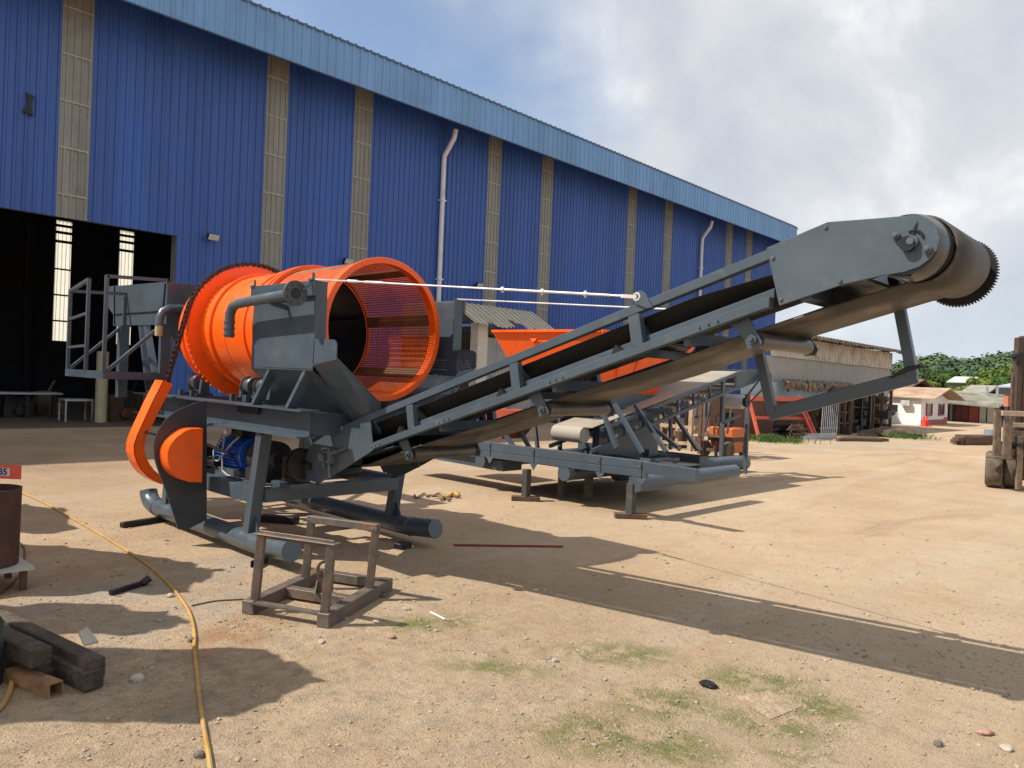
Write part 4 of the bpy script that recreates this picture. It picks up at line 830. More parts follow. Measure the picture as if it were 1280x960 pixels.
tag(a.build('tarpaulin_roll', mat('old_tarpaulin', (.22, .17, .13), .95, 0, .6, 4)), 'torn brown tarpaulin bundles hung along the grey shed wall', 'tarpaulin')
# red pipe rack leaning by the shed
rk = thing('red_pipe_rack', 'orange red painted steel rack in front of the brown shed wall', 'rack', (-11.4, 25.5, 0))
RK = mat('rack_red', (.62, .10, .05), .6, 0, .15, 3)
def pb(p, q, w=.1, h=.1, m_=RK, name='rail', par=None): a = MB(); a.bar(p, q, w, h); return a.build(name, m_, par or rk)
pb(PX(940, 498, -11.5), PX(1010, 499, -11.5), .10, .16); pb(PX(942, 522, -11.5), PX(1012, 523, -11.5), .08, .10)
pb(PX(936, 498, -11.5), PX(948, 545, -11.0), .08, .08, name='leg'); pb(PX(1002, 513, -11.5), PX(1016, 544, -10.9), .10, .10, name='leg'); pb(PX(1006, 512, -11.7), PX(1020, 543, -11.1), .07, .07, name='leg')
# pile of dark rods and steel, weeds
def pile(name, label, cat, pxa, pxb, yy, hgt, n, m_, seed, thick=.03, tilt=.08):
    a = MB(); rnd = random.Random(seed)
    for i in range(n):
        p = PZ(pxa+rnd.uniform(-2, 4), yy+rnd.uniform(-1.5, 1.5)); q = PZ(pxb+rnd.uniform(-6, 2), yy+rnd.uniform(-1.5, 1.5)); z = rnd.uniform(.02, hgt)
        t0, t1 = rnd.uniform(0, .3), rnd.uniform(.7, 1); d = q-p
        a.bar(p+d*t0+V(0, 0, z), p+d*t1+V(0, 0, max(.02, z+rnd.uniform(-tilt, tilt))), thick*rnd.uniform(.6, 1.6), thick*rnd.uniform(.6, 1.4))
    return tag(a.build(name, m_), label, cat)
pile('bar_pile', 'dark pile of thin steel bars in front of the orange red rack', 'scrap pile', 965, 1004, 546, .5, 46, BLACK, 1, .05)
pile('angle_iron_pile', 'brown rusty angle irons stacked right of the dark bar pile', 'scrap pile', 985, 1008, 548, .45, 26, RUST, 2, .05)
pile('pipe_pile', 'low pale heap of pipes on the ground beside the racks', 'scrap pile', 1000, 1045, 549, .14, 22, GALV, 3, .05, .03)
pile('plank_pile', 'flat dark planks lying along the edge of the yard', 'planks', 1045, 1110, 551, .06, 12, RUST, 4, .09, .01)
pile('scrap_pile', 'low heap of dark and reddish scrap sheets on the sand at right', 'scrap pile', 1190, 1242, 555, .22, 40, RUST, 5, .16, .06)
a = MB(); p = PZ(1238, 552); a.tube(p, p+V(0, 0, .45), .22, 18); tag(a.build('blue_grey_drum', mat('blue_grey', (.2, .25, .3), .6), smooth=True), 'small blue grey drum behind the scrap sheets at right', 'drum')
# dark racks full of parts under the shed
def steel_rack(x0, x1, yb, yt, label, seed, m_=RUST):
    p = PZ(x0, yb); q = PZ(x1, yb); hh = (yb-yt)*((q-C0).dot(FW))/FPX
    t = thing('steel_rack', label, 'rack', ((p.x+q.x)/2, (p.y+q.y)/2, 0), 'rusty racks under the shed'); d = q-p; bk = V(-.9, 0, 0)
    for u in (0, .5, 1):
        for k in (0, 1): a = MB(); a.bar(p+d*u+bk*k, p+d*u+bk*k+V(0, 0, hh), .10, .10, (1, 0, 0)); a.build('post', m_, t)
    for z in (.3, .62, .97): a = MB(); a.prism([p+V(0, 0, hh*z), q+V(0, 0, hh*z), q+bk+V(0, 0, hh*z), p+bk+V(0, 0, hh*z)], (0, 0, .06)); a.build('shelf', m_, t)
    a = MB(); r_ = random.Random(seed)
    for i in range(26):
        u = r_.random(); c = p+d*u+bk*r_.random()+V(0, 0, hh*r_.choice((.02, .33, .65))); s_ = r_.uniform(.08, .3)
        if r_.random() < .5: a.box(c.x-s_, c.x+s_, c.y-s_*.7, c.y+s_*.7, c.z, c.z+s_*1.1)
        else: a.tube(c+V(0, 0, s_), c+V(0, s_*2, s_), s_*.6, 10)
    a.build('stored_parts', mat('oily_parts', (.045, .035, .03), .7, .2, .5, 5), t)
steel_rack(1047, 1062, 543, 500, 'narrow rusty rack left of the open rusty posts under the shed', 1)
steel_rack(1064, 1086, 541, 492, 'dark full rack under the middle of the shed', 2, BLACK)
steel_rack(1090, 1112, 540, 488, 'rusty rack on tall posts in front of the white cabin', 3)
a = MB()
for i in range(9): p = PZ(1026+i*2.4, 546); a.tube(p, p+V(0, .1, 1.35+.1*math.sin(i)), .016, 6)
for z in (.3, 1.2): a.bar(PZ(1024, 546)+V(0, 0, z), PZ(1047, 546)+V(0, 0, z), .02, .02)
tag(a.build('galvanised_trolley', GALV), 'pale galvanised upright pipe stand left of the rusty racks', 'pipe stand')
a = MB(); p = PZ(1130, 545); rr_2 = random.Random(2)
t = bmesh.ops.create_icosphere(a.bm, subdivisions=3, radius=1)
for v in t['verts']: k = 1+.25*noise.noise(v.co*2); v.co = Vector((p.x-.5+v.co.x*.9*k, p.y+v.co.y*2.2*k, max(-.02, v.co.z*.32*k)))
tag(a.build('soil_mound', mat('dark_soil', (.10, .07, .045), .95, 0, .4, 3, .3, 9)), 'low dark soil mound beside the rusty racks', 'mound')
# ------------------------------------------------------------------ cabin and far sheds
CY = 44.8
cb = thing('white_cabin', 'single storey white cabin with a rusty sheet roof at the far end of the yard', 'cabin', (-12.6, CY, 0))
L0, L1 = PY(1078, 520, CY).x, PY(1151, 520, CY).x; TZ = 1.42
a = MB(); a.box(L0, L1, CY, CY+5.2, 0, TZ); a.prism([(L1, CY, TZ), (L1, CY+5.2, TZ), (L1, CY+2.6, TZ+.55)], (-.05, 0, 0)); w_ = a.build('wall', mat('cabin_white', (.78, .78, .76), .7, 0, .06, 1), cb)
a = MB()
for (ya, za, yb_, zb_) in ((CY-.22, TZ+.02, CY+2.6, TZ+.60), (CY+5.9, TZ-.04, CY+2.6, TZ+.60)): a.prism([(L0-.4, ya, za), (L1+.75, ya, za), (L1+.75, yb_, zb_), (L0-.4, yb_, zb_)], (0, 0, .06))
a.build('roof', mat('cabin_roof', (.42, .30, .21), .85, 0, .3, 1.2, .02, 20, (.28, .15, .08), .4, .9), cb)
def win(x0, x1, z0, z1): a = MB(); a.box(x0, x1, CY-.03, CY+.02, z0, z1); o = a.build('window', mat('dark_glass', (.03, .04, .05), .1), cb); b = MB(); b.box(x0-.05, x1+.05, CY-.04, CY-.0, z0-.05, z0); b.box((x0+x1)/2-.03, (x0+x1)/2+.03, CY-.05, CY-.03, z0, z1); b.build('window_frame', WHITE, o)
x_ = PY(1112, 514, CY).x; win(x_-.4, x_+.4, .62, 1.05)
a = MB(); x_ = PY(1133, 510, CY).x; a.box(x_-.22, x_+.22, CY-.28, CY-.02, 1.02, 1.32); a.tube((x_-.05, CY-.28, 1.17), (x_-.05, CY-.30, 1.17), .12, 14); a.build('air_conditioner', mat('ac_cream', (.5, .5, .46), .5), cb)
for y0 in (CY+.9, CY+3.3):
    a = MB(); a.box(L1, L1+.03, y0, y0+1.0, .55, 1.15); o = a.build('window', mat('dark_glass', (.03, .04, .05), .1), cb)
    b = MB(); b.box(L1+.03, L1+.06, y0-.06, y0+.06, .5, 1.2); b.box(L1+.03, L1+.06, y0+.94, y0+1.06, .5, 1.2); b.box(L1+.03, L1+.06, y0+.06, y0+.94, .5, .58); b.build('window_frame', mat('frame_red', (.3, .04, .05), .5), o)
a = MB(); a.box(L1, L1+.03, CY+4.45, CY+5.1, .0, .4); a.box(L1, L1+.02, CY+.05, CY+4.4, 0, .28); a.build('red_plinth', mat('plinth_red', (.4, .1, .09), .7), cb)
for i, x in enumerate((1154.5, 1158)):
    p = PZ(x, 533); a = MB(); a.tube(p, p+V(0, 0, .42), .15, 12, .05); a.tube(p+V(0, 0, .42), p+V(0, 0, .52), .05, 8); a.box(p.x-.18, p.x+.18, p.y-.18, p.y+.18, 0, .04); tag(a.build('traffic_cone', mat('cone_red', (.75, .04, .02), .5), smooth=True), ('red cone at the corner of the white cabin, left of the pair', 'red cone at the corner of the white cabin, right of the pair')[i], 'cone', 'cones by the cabin')
FY = 56.0
fs_ = thing('far_stall_row', 'low open shed row with dark red doors right of the white cabin', 'shed', (-12.5, FY, 0))
xa, xb = PY(1168, 520, FY).x, PY(1246, 520, FY).x
a = MB(); a.prism([(xa-.5, FY-1.6, 1.25), (xb+.4, FY-1.6, 1.0), (xb+.4, FY+3, 1.75), (xa-.5, FY+3, 2.0)], (0, 0, .10)); a.build('roof', mat('old_roof_sheet', (.20, .19, .15), .9, 0, .5, 1.2), fs_)
a = MB(); a.box(xa, xb, FY+2, FY+2.1, 0, 1.5); a.build('back_wall', DARKW, fs_)
for i, (u0, u1, c) in enumerate(((.30, .36, (.06, .02, .02)), (.37, .46, (.09, .02, .02)), (.47, .57, (.10, .025, .025)), (.585, .73, (.25, .05, .05)), (.75, .85, (.42, .43, .42)), (.87, .97, (.48, .48, .46)))):
    a = MB(); a.box(xa+(xb-xa)*u0, xa+(xb-xa)*u1, FY-.3, FY-.25, 0, 1.02); a.build('door', mat('stall_door_%s' % 'abcdef'[i], c, .7), fs_)
for u in (.02, .1, .2, .29): a = MB(); a.box(xa+(xb-xa)*u, xa+(xb-xa)*u+.12, FY-.5, FY-.4, 0, 1.2); a.build('post', mat('stall_post', (.15, .16, .17), .7), fs_)
cs_ = thing('dark_canopy', 'dark open canopy with a pale sheet roof behind the right forklift', 'canopy', (-10, 60, 0))
xa, xb = PY(1236, 500, 60).x, PY(1275, 500, 60).x
a = MB(); a.prism([(xa+.8, 58, 2.35), (xb+2, 58, 2.35), (xb+2, 62, 2.85), (xa+1.6, 62, 2.85)], (0, 0, .08)); a.build('roof', mat('pale_roof', (.42, .45, .48), .5, .2), cs_)
a = MB(); a.box(xa, xb+2, 62, 62.1, 0, 2.6); a.build('back_wall', DARKW, cs_)
for x in (xa+.2, xb-1.0): a = MB(); a.box(x, x+.14, 58, 58.14, 0, 2.4); a.build('post', GALV, cs_)
# roofs among the trees
for i, (x0_, x1_, y, zt, lab, c) in enumerate(((1182, 1212, 84, 3.0, 'pale green sheet roof of a shed among the trees', (.42, .50, .44)), (1085, 1140, 62, 2.2, 'brown tiled shed roof just behind the white cabin', (.20, .11, .08)), (1200, 1235, 64, 1.9, 'grey tin shed roof above the red door stalls', (.25, .24, .2)))):
    xa, xb = PY(x0_, 500, y).x, PY(x1_, 500, y).x; t = thing('distant_shed', lab, 'shed', ((xa+xb)/2, y, 0))
    a = MB(); a.prism([(xa, y, zt), (xb, y, zt), (xb, y+3, zt+.6), (xa, y+3, zt+.6)], (0, 0, .1)); a.prism([(xa, y+6, zt), (xb, y+6, zt), (xb, y+3, zt+.6), (xa, y+3, zt+.6)], (0, 0, .1)); a.build('roof', mat('far_roof_%s' % 'abc'[i], c, .8, 0, .3, 1), t)
    a = MB(); a.box(xa+.2, xb-.2, y+.3, y+5.7, 0, zt); a.build('wall', mat('far_wall', (.22, .2, .18), .9), t)
# ------------------------------------------------------------------ trees and hill
LEAF = [mat('leaf_%s' % n, c, .75, 0, .45, .5, spec=.25, trans=.25) for n, c in (('a', (.12, .19, .03)), ('b', (.065, .125, .03)), ('c', (.035, .075, .028)), ('d', (.17, .22, .04)))]
BARK = mat('bark', (.10, .075, .055), .95, 0, .3, 4)
def crown(seed, R_=3.0, H=4.0, n=3200, leaf=.30, clumps=16):
    r = random.Random(seed); mb = MB(); cl = []
    for i in range(clumps):
        t = r.random()*6.283; h = r.random(); rad = R_*(.25+.75*math.sin(math.pi*(.15+.75*h)))*r.uniform(.35, .85)
        cl.append((V(rad*math.cos(t), rad*math.sin(t), H*(.05+.8*h)), r.uniform(.55, 1.25)*R_*.36))
    for i in range(n):
        c, s = r.choice(cl); d = V(r.gauss(0, 1), r.gauss(0, 1), r.gauss(0, .8)).normalized()*s*(r.random()**.33)
        p = c+d; nrm = (d.normalized()+V(r.uniform(-.8, .8), r.uniform(-.8, .8), r.uniform(-.1, .9))).normalized(); a_ = nrm.orthogonal().normalized(); b_ = nrm.cross(a_); k = leaf*r.uniform(.6, 1.4); th = r.random()*6.28
        u = a_*math.cos(th)+b_*math.sin(th); w = nrm.cross(u)
        mb.face([p-u*k, p-w*k*.5, p+u*k, p+w*k*.5])
    me = bpy.data.meshes.new('crown'); mb.bm.to_mesh(me); mb.bm.free(); return me, cl
CR = [crown(s, *a) for s, a in ((1, (3.0, 4.0)), (2, (3.4, 3.2)), (3, (2.6, 4.8)))]
for i, (me, cl) in enumerate(CR): me.materials.append(LEAF[0])
def tree(px_, dist, top, wpx, k, mi, label):
    d = ray(px_, 495); d = d/d.dot(FW); p = C0+d*dist; p.z = 0
    ztop = (C0+ray(px_, top)/ray(px_, top).dot(FW)*dist).z; me, cl = CR[k]; me = me.copy(); me.materials.clear(); me.materials.append(LEAF[mi])
    Rr = (wpx/2)*dist/FPX; zb = max(.6, ztop*.22); zz_ = max(v.co.z for v in me.vertices); rx = max(abs(v.co.x) for v in me.vertices)
    t = thing('tree', label, 'tree', p, 'trees beyond the yard', local=True); t.rotation_euler.z = px_*.7
    o = bpy.data.objects.new('crown', me); COL.objects.link(o); o.parent = t; o.scale = (Rr/rx, Rr/rx, (ztop-zb)/zz_); o.location = (0, 0, zb)
    a = MB(); a.path([(0, 0, 0), (.05, .03, zb), (0, .1, zb+(ztop-zb)*.6)], [.16, .12, .04], 8)
    for c, s in cl[:6]: q = V(c.x*Rr/rx, c.y*Rr/rx, zb+c.z*(ztop-zb)/zz_); a.path([(0.04, .02, zb*.9), q*.5+V(0, 0, zb*.5), q], [.07, .045, .02], 5)
    a.build('trunk', BARK, t)
TR = [(1122, 75, 462, 34, 0, 0, 'light green tree right of the shed roof end'), (1140, 82, 466, 34, 1, 1, 'dark tree just left of the hanging guard frame corner'), (1158, 70, 476, 30, 2, 3, 'yellow green slender tree behind the white cabin'),
      (1160, 95, 458, 44, 1, 2, 'dark green tree on the skyline above the white cabin roof'), (1182, 88, 462, 42, 0, 1, 'rounded mid green tree above the stalls'), (1180, 68, 486, 30, 1, 0, 'low bright tree just right of the cabin roof'),
      (1212, 92, 466, 40, 2, 1, 'dark tree behind the pale green roof'), (1222, 72, 470, 46, 0, 3, 'broad yellow green tree above the red door stalls'), (1246, 84, 458, 48, 1, 0, 'large green tree left of the rusty mast'), (1262, 70, 466, 44, 0, 1, 'bushy dark green tree behind the rusty mast'),
      (1205, 66, 490, 28, 1, 1, 'small dark shrub tree between the two shed roofs'), (1240, 66, 486, 26, 2, 2, 'narrow dark tree beside the dark canopy'), (1285, 80, 452, 50, 2, 0, 'tall green tree at the right edge of the photo'), (1195, 72, 482, 36, 0, 0, 'pale leafy tree in front of the pale green roof')]
for q in TR: tree(q[0], q[1], q[2], q[3]*1.45, *q[4:])
# wooded hill
def hill():
    mb = MB(); nx, ny = 60, 14; prof_ = [(1000, 470), (1100, 462), (1150, 451), (1175, 447), (1195, 455), (1215, 452), (1245, 446), (1300, 443), (1400, 440), (1600, 450)]
    def top(px_):
        for (a, b_), (c, d) in zip(prof_, prof_[1:]):
            if a <= px_ <= c: return b_+(d-b_)*(px_-a)/(c-a)
        return 450
    grid = []
    for i in range(nx+1):
        px_ = 1000+600*i/nx; row = []
        for j in range(ny+1):
            dist = 105+j*6; d = ray(px_, 490); d = d/d.dot(FW); p = C0+d*dist
            zt = (C0+ray(px_, top(px_)+4)/ray(px_, top(px_)).dot(FW)*150).z; s_ = math.sin(min(1, j/8)*math.pi/2)
            p.z = -.5+(zt)*s_*(1+.05*noise.noise(V(px_*.02, j*.5, 0))); row.append(p)
        grid.append(row)
    vs = [[mb.bm.verts.new(p) for p in r] for r in grid]
    for i in range(nx):
        for j in range(ny): mb.bm.faces.new((vs[i][j], vs[i+1][j], vs[i+1][j+1], vs[i][j+1]))
    tag(mb.build('hill', mat('hill_green', (.04, .065, .03), .95, 0, .3, .1), smooth=True), None, None, kind='structure')
    r = random.Random(21); fm = MB()
    for i in range(1500):
        gi, gj = r.randrange(6, 40), r.randrange(0, 10); c = grid[gi][gj].lerp(grid[gi+1][gj+1], r.random()); s = r.uniform(1.2, 2.4)
        for k in range(34):
            d = V(r.gauss(0, 1), r.gauss(0, 1), abs(r.gauss(0, .9))).normalized()*s*r.uniform(.75, 1.05); p = c+d; nrm = (d.normalized()+V(r.uniform(-.5, .5), r.uniform(-.5, .5), r.uniform(0, .5))).normalized(); u = nrm.orthogonal().normalized(); w = nrm.cross(u); kk = r.uniform(.18, .38)
            f = fm.face([p-u*kk, p-w*kk, p+u*kk, p+w*kk]); f.material_index = i % 3
    tag(fm.build('hill_forest', [mat('far_leaf_a', (.06, .11, .045), .9, 0, .3, .1), mat('far_leaf_b', (.05, .095, .05), .9, 0, .3, .1), mat('far_leaf_c', (.085, .13, .045), .9, 0, .3, .1)]), 'green forest covering the low hill on the horizon', 'forest', kind='stuff')
hill()
def weeds(name, label, spots, n, hh, m_, seed, spread=.35):
    mb = MB(); r = random.Random(seed)
    for (cx, cy) in spots:
        for i in range(n):
            p = V(cx+r.gauss(0, spread), cy+r.gauss(0, spread), 0); h = hh*r.uniform(.4, 1.2); lean = V(r.uniform(-.5, .5), r.uniform(-.5, .5), 1)*h; w = V(r.uniform(-1, 1), r.uniform(-1, 1), 0).normalized()*h*.055
            mb.face([p-w, p+w, p+lean*.6+w*1.4, p+lean, p+lean*.6-w*1.4])
    return tag(mb.build(name, m_), label, 'grass', kind='stuff')
weeds('tall_weeds', 'green weeds growing round the scrap beside the shed', [tuple(PZ(x, y)[:2]) for x, y in ((950, 551), (956, 552), (964, 551), (972, 552), (990, 553), (1118, 547), (1128, 548), (1136, 547), (1142, 548), (942, 549))], 110, .20, LEAF[1], 3)
# ------------------------------------------------------------------ small steel stand in the foreground
st = thing('steel_test_stand', 'small rusty square tube stand with two upright portals on a low base, in the foreground', 'steel stand', (-4.5, 2.9, 0))
G1, G2, G3 = V(-4.07, 2.63, 0), V(-4.60, 2.40, 0), V(-4.51, 3.46, 0); G4 = G3+(G2-G1); zc = V(0, 0, .045)
for p, q in ((G1, G3), (G2, G4)):
    a = MB(); a.bar(p+zc, q+zc, .085, .09); a.build('base_beam', FRAMEM, st, bevel=.004)
a = MB(); e = (G3-G1).normalized()
a.bar(G1+e*.03+V(0, 0, .078), G2+e*.03+V(0, 0, .078), .06, .012); a.build('base_tie', FRAMEM, st)
for u in (.45, .97): a = MB(); a.bar(G1.lerp(G3, u)+V(0, 0, .05), G2.lerp(G4, u)+V(0, 0, .05), .07, .065); a.build('base_tie', FRAMEM, st, bevel=.003)
PB = [PZ(319, 748, .092), PZ(406, 764, .092), PZ(382, 742, .092), PZ(462, 734, .092)]
fl = PB[3] + (PB[0]-PB[1]); PB[2] = fl
tops = []
for i, b_ in enumerate(PB):
    t = b_ + V(0, 0, .425) + R0*.028; tops.append(t); a = MB(); a.bar(b_-V(0, 0, .01), t, .052, .052, R0); a.build('post', FRAMEM, st, bevel=.003)
for i, j in ((0, 1), (2, 3)):
    d = (tops[j]-tops[i]).normalized(); a = MB()
    if i == 0: a.bar(tops[i]-d*.035+V(0, 0, .004), tops[j]+d*.045+V(0, 0, .004), .075, .008); a.bar(tops[i]-d*.02, tops[j]+d*.02, .008, .05)
    else: a.bar(tops[i]-d*.025+V(0, 0, .0), tops[j]+d*.025+V(0, 0, .0), .05, .05)
    a.build('top_bar', FRAMEM, st, bevel=.003)
m0 = G1.lerp(G3, .45).lerp(G2.lerp(G4, .45), .42); dd = -R0; e = F0; a = MB()
c = m0+V(0, 0, .24); ro, ri = .062, .042; N_ = 18; o_ = []; i_ = []
for k in range(N_+1):
    t = R(20)+R(300)*k/N_; o_.append(c-dd*ro*math.cos(t)*1+V(0, 0, ro*math.sin(t))); i_.append(c-dd*ri*math.cos(t)+V(0, 0, ri*math.sin(t)))
for k in range(N_): a.prism([o_[k], o_[k+1], i_[k+1], i_[k]], e*.012)
a.prism([c-dd*.058-V(0, 0, .04), c+dd*.062-V(0, 0, .04), c+dd*.062-V(0, 0, .16), c-dd*.058-V(0, 0, .16)], e*.012)
a.build('bearing_bracket', RUST, st)
a = MB(); a.prism([m0+dd*.05+V(0, 0, .08), m0+dd*.05+V(0, 0, .16), m0+dd*.05-e*.06+V(0, 0, .08)], dd*.008); a.build('gusset', FRAMEM, st)
# ------------------------------------------------------------------ blocks under the skids
def block(p, q, w, h, name, label, m_):
    a = MB(); z = V(0, 0, h/2+.003); a.bar(p+z, q+z, w, h); return tag(a.build(name, m_, bevel=.004), label, 'steel block' if 'steel' in name else 'packing')
block(PZ(152, 660), PZ(215, 650), .07, .05, 'steel_packer', 'black steel bar under the rear end of the near skid', BLACK)
a = MB(); p, q = PZ(318, 710), PZ(330, 703); d = (q-p).normalized(); sdv = d.cross(UP)
for k in (-1, 1): a.bar(p+sdv*.03*k+V(0, 0, .028), q+sdv*.03*k+V(0, 0, .028), .006, .05)
a.bar(p+V(0, 0, .006), q+V(0, 0, .006), .06, .006); a.bar(p+V(0, 0, .051), q+V(0, 0, .051), .06, .006)
tag(a.build('steel_tube_offcut', BLACK), 'short black hollow tube offcut under the front end of the near skid', 'steel block')
block(PZ(328, 652), PZ(372, 655), .10, .07, 'steel_packer', 'black steel wedge beneath the rear end of the far skid', BLACK)
block(PZ(497, 687), PZ(510, 684), .10, .05, 'steel_packer', 'black steel block beneath the front end of the far skid', BLACK)
# ------------------------------------------------------------------ hose, cable, rods
def smooth_path(pts, k=6):
    out = []; n = len(pts)
    for i in range(n-1):
        p0, p1, p2, p3 = pts[max(0, i-1)], pts[i], pts[i+1], pts[min(n-1, i+2)]
        for j in range(k):
            t = j/k; out.append(.5*((2*p1)+(p2-p0)*t+(2*p0-5*p1+4*p2-p3)*t*t+(3*p1-p0-3*p2+p3)*t**3))
    return out+[pts[-1]]
HO = mat('yellow_hose', (.42, .24, .055), .7, 0, .25, 6, .05, 40, (.30, .22, .13), .45, 5)
hz = [(8, 607), (30, 617), (62, 632), (110, 659), (150, 683), (186, 707), (212, 731), (232, 757), (240, 775), (243, 793), (243, 812), (246, 838), (249, 868), (254, 905), (261, 945), (266, 985)]
a = MB(); a.path(smooth_path([PZ(x, y, .011) for x, y in hz]), .0105, 8); tag(a.build('air_hose', HO, smooth=True), 'long yellow hose curving over the sand at left', 'hose')
a = MB(); a.path(smooth_path([PZ(x, y, .008) for x, y in ((8, 668), (28, 682), (30, 700), (26, 716), (12, 733), (-10, 748))]), .008, 6); tag(a.build('brown_cable', mat('brown_cable', (.10, .06, .045), .7), smooth=True), 'thin brown cable beside the rusty drum at the left edge', 'cable')
a = MB(); a.path(smooth_path([PZ(x, y, .014) for x, y in ((15, 850), (13, 862), (4, 880), (-12, 895))]), .012, 8); tag(a.build('short_hose', HO, smooth=True), 'bit of yellow hose at the left edge below the beam stack', 'hose')
a = MB(); a.path(smooth_path([PZ(x, y, .006) for x, y in ((240, 757), (270, 751), (305, 749))], 5), .005, 5); tag(a.build('rust_wire', RUST), 'thin rusty wire from the yellow hose to the steel stand', 'wire')
a = MB(); a.tube(PZ(567, 681, .012), PZ(704, 683, .012), .010, 8); tag(a.build('red_rod', mat('rod_red', (.22, .03, .03), .6)), 'long thin dark red rod lying on the shaded ground', 'rod')
a = MB(); p, q = PZ(138, 741, .02), PZ(178, 729, .02); a.bar(p, q, .03, .03); a.tube(q, q+V(.0, .05, .03), .028, 8); tag(a.build('black_bar', BLACK), 'short black steel bar lying left of the yellow hose', 'bar')
a = MB(); a.tube(PZ(538, 765, .01), PZ(556, 774, .01), .006, 6); tag(a.build('white_stick', WHITE), 'thin white stick on the gravel right of the steel stand', 'stick')
a = MB(); r = random.Random(9); pts = [PZ(x+r.uniform(-1, 1), 619+r.uniform(-3, 4), .02) for x in range(518, 576, 4)]; a.path(smooth_path(pts, 4), .012, 6)
pts = [PZ(x, 621+r.uniform(-2, 4), .03) for x in range(540, 566, 4)]; a.path(smooth_path(pts, 4), .012, 6); tag(a.build('brown_rope', mat('dirty_rope', (.16, .10, .05), .9, 0, .5, 20)), 'tangled brown rope or chain on the sunlit sand behind the far skid', 'rope')
a = MB(); pts = [PZ(x, 618+r.uniform(-3, 2), .04) for x in range(558, 576, 3)]; a.path(smooth_path(pts, 4), .014, 6); tag(a.build('yellow_strap', mat('strap_yellow', (.55, .33, .03), .8)), 'crumpled yellow strap at the end of the brown rope', 'strap')
# rocks one can point to
ROCK = mat('pale_rock', (.38, .33, .265), .9, 0, .2, 20, .2, 30); ROCKP = mat('pink_rock', (.34, .20, .15), .9, 0, .25, 20, .2, 30); ROCKD = mat('dark_rock', (.12, .10, .09), .9, 0, .3, 20, .2, 30)
for i, (x, y, s, m_, lab) in enumerate(((172, 851, .038, ROCK, 'pale rounded rock on the shaded sand right of the beam stack'), (213, 746, .030, ROCK, 'flat white stone beside the yellow hose'), (489, 797, .032, ROCKP, 'pink broken stone in front of the steel stand'), (470, 778, .024, ROCK, 'small pale stone just left of the pink stone'),
        (480, 746, .032, ROCKD, 'dark round stone at the right corner of the steel stand'), (694, 827, .022, ROCK, 'small yellow white stone on the mossy sand'), (885, 858, .038, BLACK, 'crumpled black lump on the green moss'), (1173, 932, .030, ROCKD, 'dark stone near the bottom right of the yard'), (1232, 918, .034, ROCKP, 'brown clod at the bottom right'), (1258, 937, .03, ROCK, 'pale clod right of the brown clod'),
        (240, 802, .026, ROCKD, 'grey stone touching the yellow hose'), (402, 803, .022, ROCK, 'pale pebble below the corner of the steel stand'), (506, 762, .018, ROCK, 'flat pale chip right of the steel stand'), (249, 946, .024, ROCKD, 'grey stone beside the hose at the bottom'), (545, 789, .014, ROCK, 'tiny pale pebble below the white stick'))):
    p = PZ(x, y); a = MB(); stone(a, (p.x, p.y, s*.3), s, 900+i, 3); tag(a.build('rock', m_), lab, 'rock')
# a broken slab in the moss lies flush: painted by the ground itself; loose chips around it
slb = [PZ(x, y) for x, y in ((918, 871), (961, 864), (1004, 883), (964, 900))]; a = MB(); a.prism(slb, (0, 0, .005)); tag(a.build('sandstone_slab', mat('slab_stone', (.37, .275, .185), .95, 0, .25, 8, .4, 40, (.28, .21, .14), .5, 9), bevel=.003), 'thin sandy square slab lying flat in the green moss', 'slab')
weeds('moss_tufts', 'tiny green moss tufts on the damp sand in the foreground', [(-1.85, 3.95), (-1.7, 4.0), (-2.0, 3.85), (-1.47, 3.9), (-2.03, 3.32), (-1.9, 3.4), (-1.55, 3.5), (-1.42, 3.75), (-2.05, 2.8), (-1.95, 2.9), (-2.15, 2.75), (-1.75, 2.95), (-3.7, 3.25), (-2.6, 3.7)], 420, .013, mat('moss_blade', (.13, .17, .04), .9, 0, .4, 6), 5, .13)
# ------------------------------------------------------------------ beam stack, bottom left
def beam(p, q, w, h, name, label, m_, cat='beam'):
    a = MB(); a.bar(p, q, w, h); return tag(a.build(name, m_, bevel=.006), label, cat, None)
beam(PZ(118, 850, .055), PZ(28, 806, .05), .095, .095, 'dark_beam', 'dark square beam with its cut end facing the camera, at the front of the stack', DKWOOD)
beam(PZ(122, 836, .10), PZ(-70, 742, .10), .08, .10, 'dark_beam', 'longest dark beam along the back of the stack', DKWOOD)
beam(PZ(52, 822, .15), PZ(-60, 770, .15), .10, .09, 'dark_beam', 'dark beam lying on top at the left of the stack', DKWOOD)
beam(PZ(60, 845, .03), PZ(-60, 800, .03), .12, .06, 'dark_beam', 'low dark beam at the bottom of the stack', DKWOOD)
p, q = PZ(70, 862, .035), PZ(15, 842, .035); d = (q-p).normalized(); s_ = d.cross(UP).normalized(); a = MB()
for k in (-1, 1): a.bar(p+s_*.031*k, q+s_*.031*k, .006, .068); a.bar(p+V(0, 0, .031*k), q+V(0, 0, .031*k), .056, .006)
tag(a.build('square_tube', mat('rust_tube', (.30, .16, .075), .7, 0, .3, 9, .05, 50, (.12, .06, .04), .4, 8)), 'rusty orange hollow square tube poking out under the beam stack', 'tube')
a = MB(); p = PZ(98, 792, .165); a.prism([p, p+V(.16, -.02, -.02), p+V(.12, .06, -.03), p+V(-.05, .06, 0)], (0, 0, .01)); tag(a.build('pale_board_chip', mat('pale_board', (.4, .37, .3), .9)), 'small pale board lying on the long dark beam', 'board')
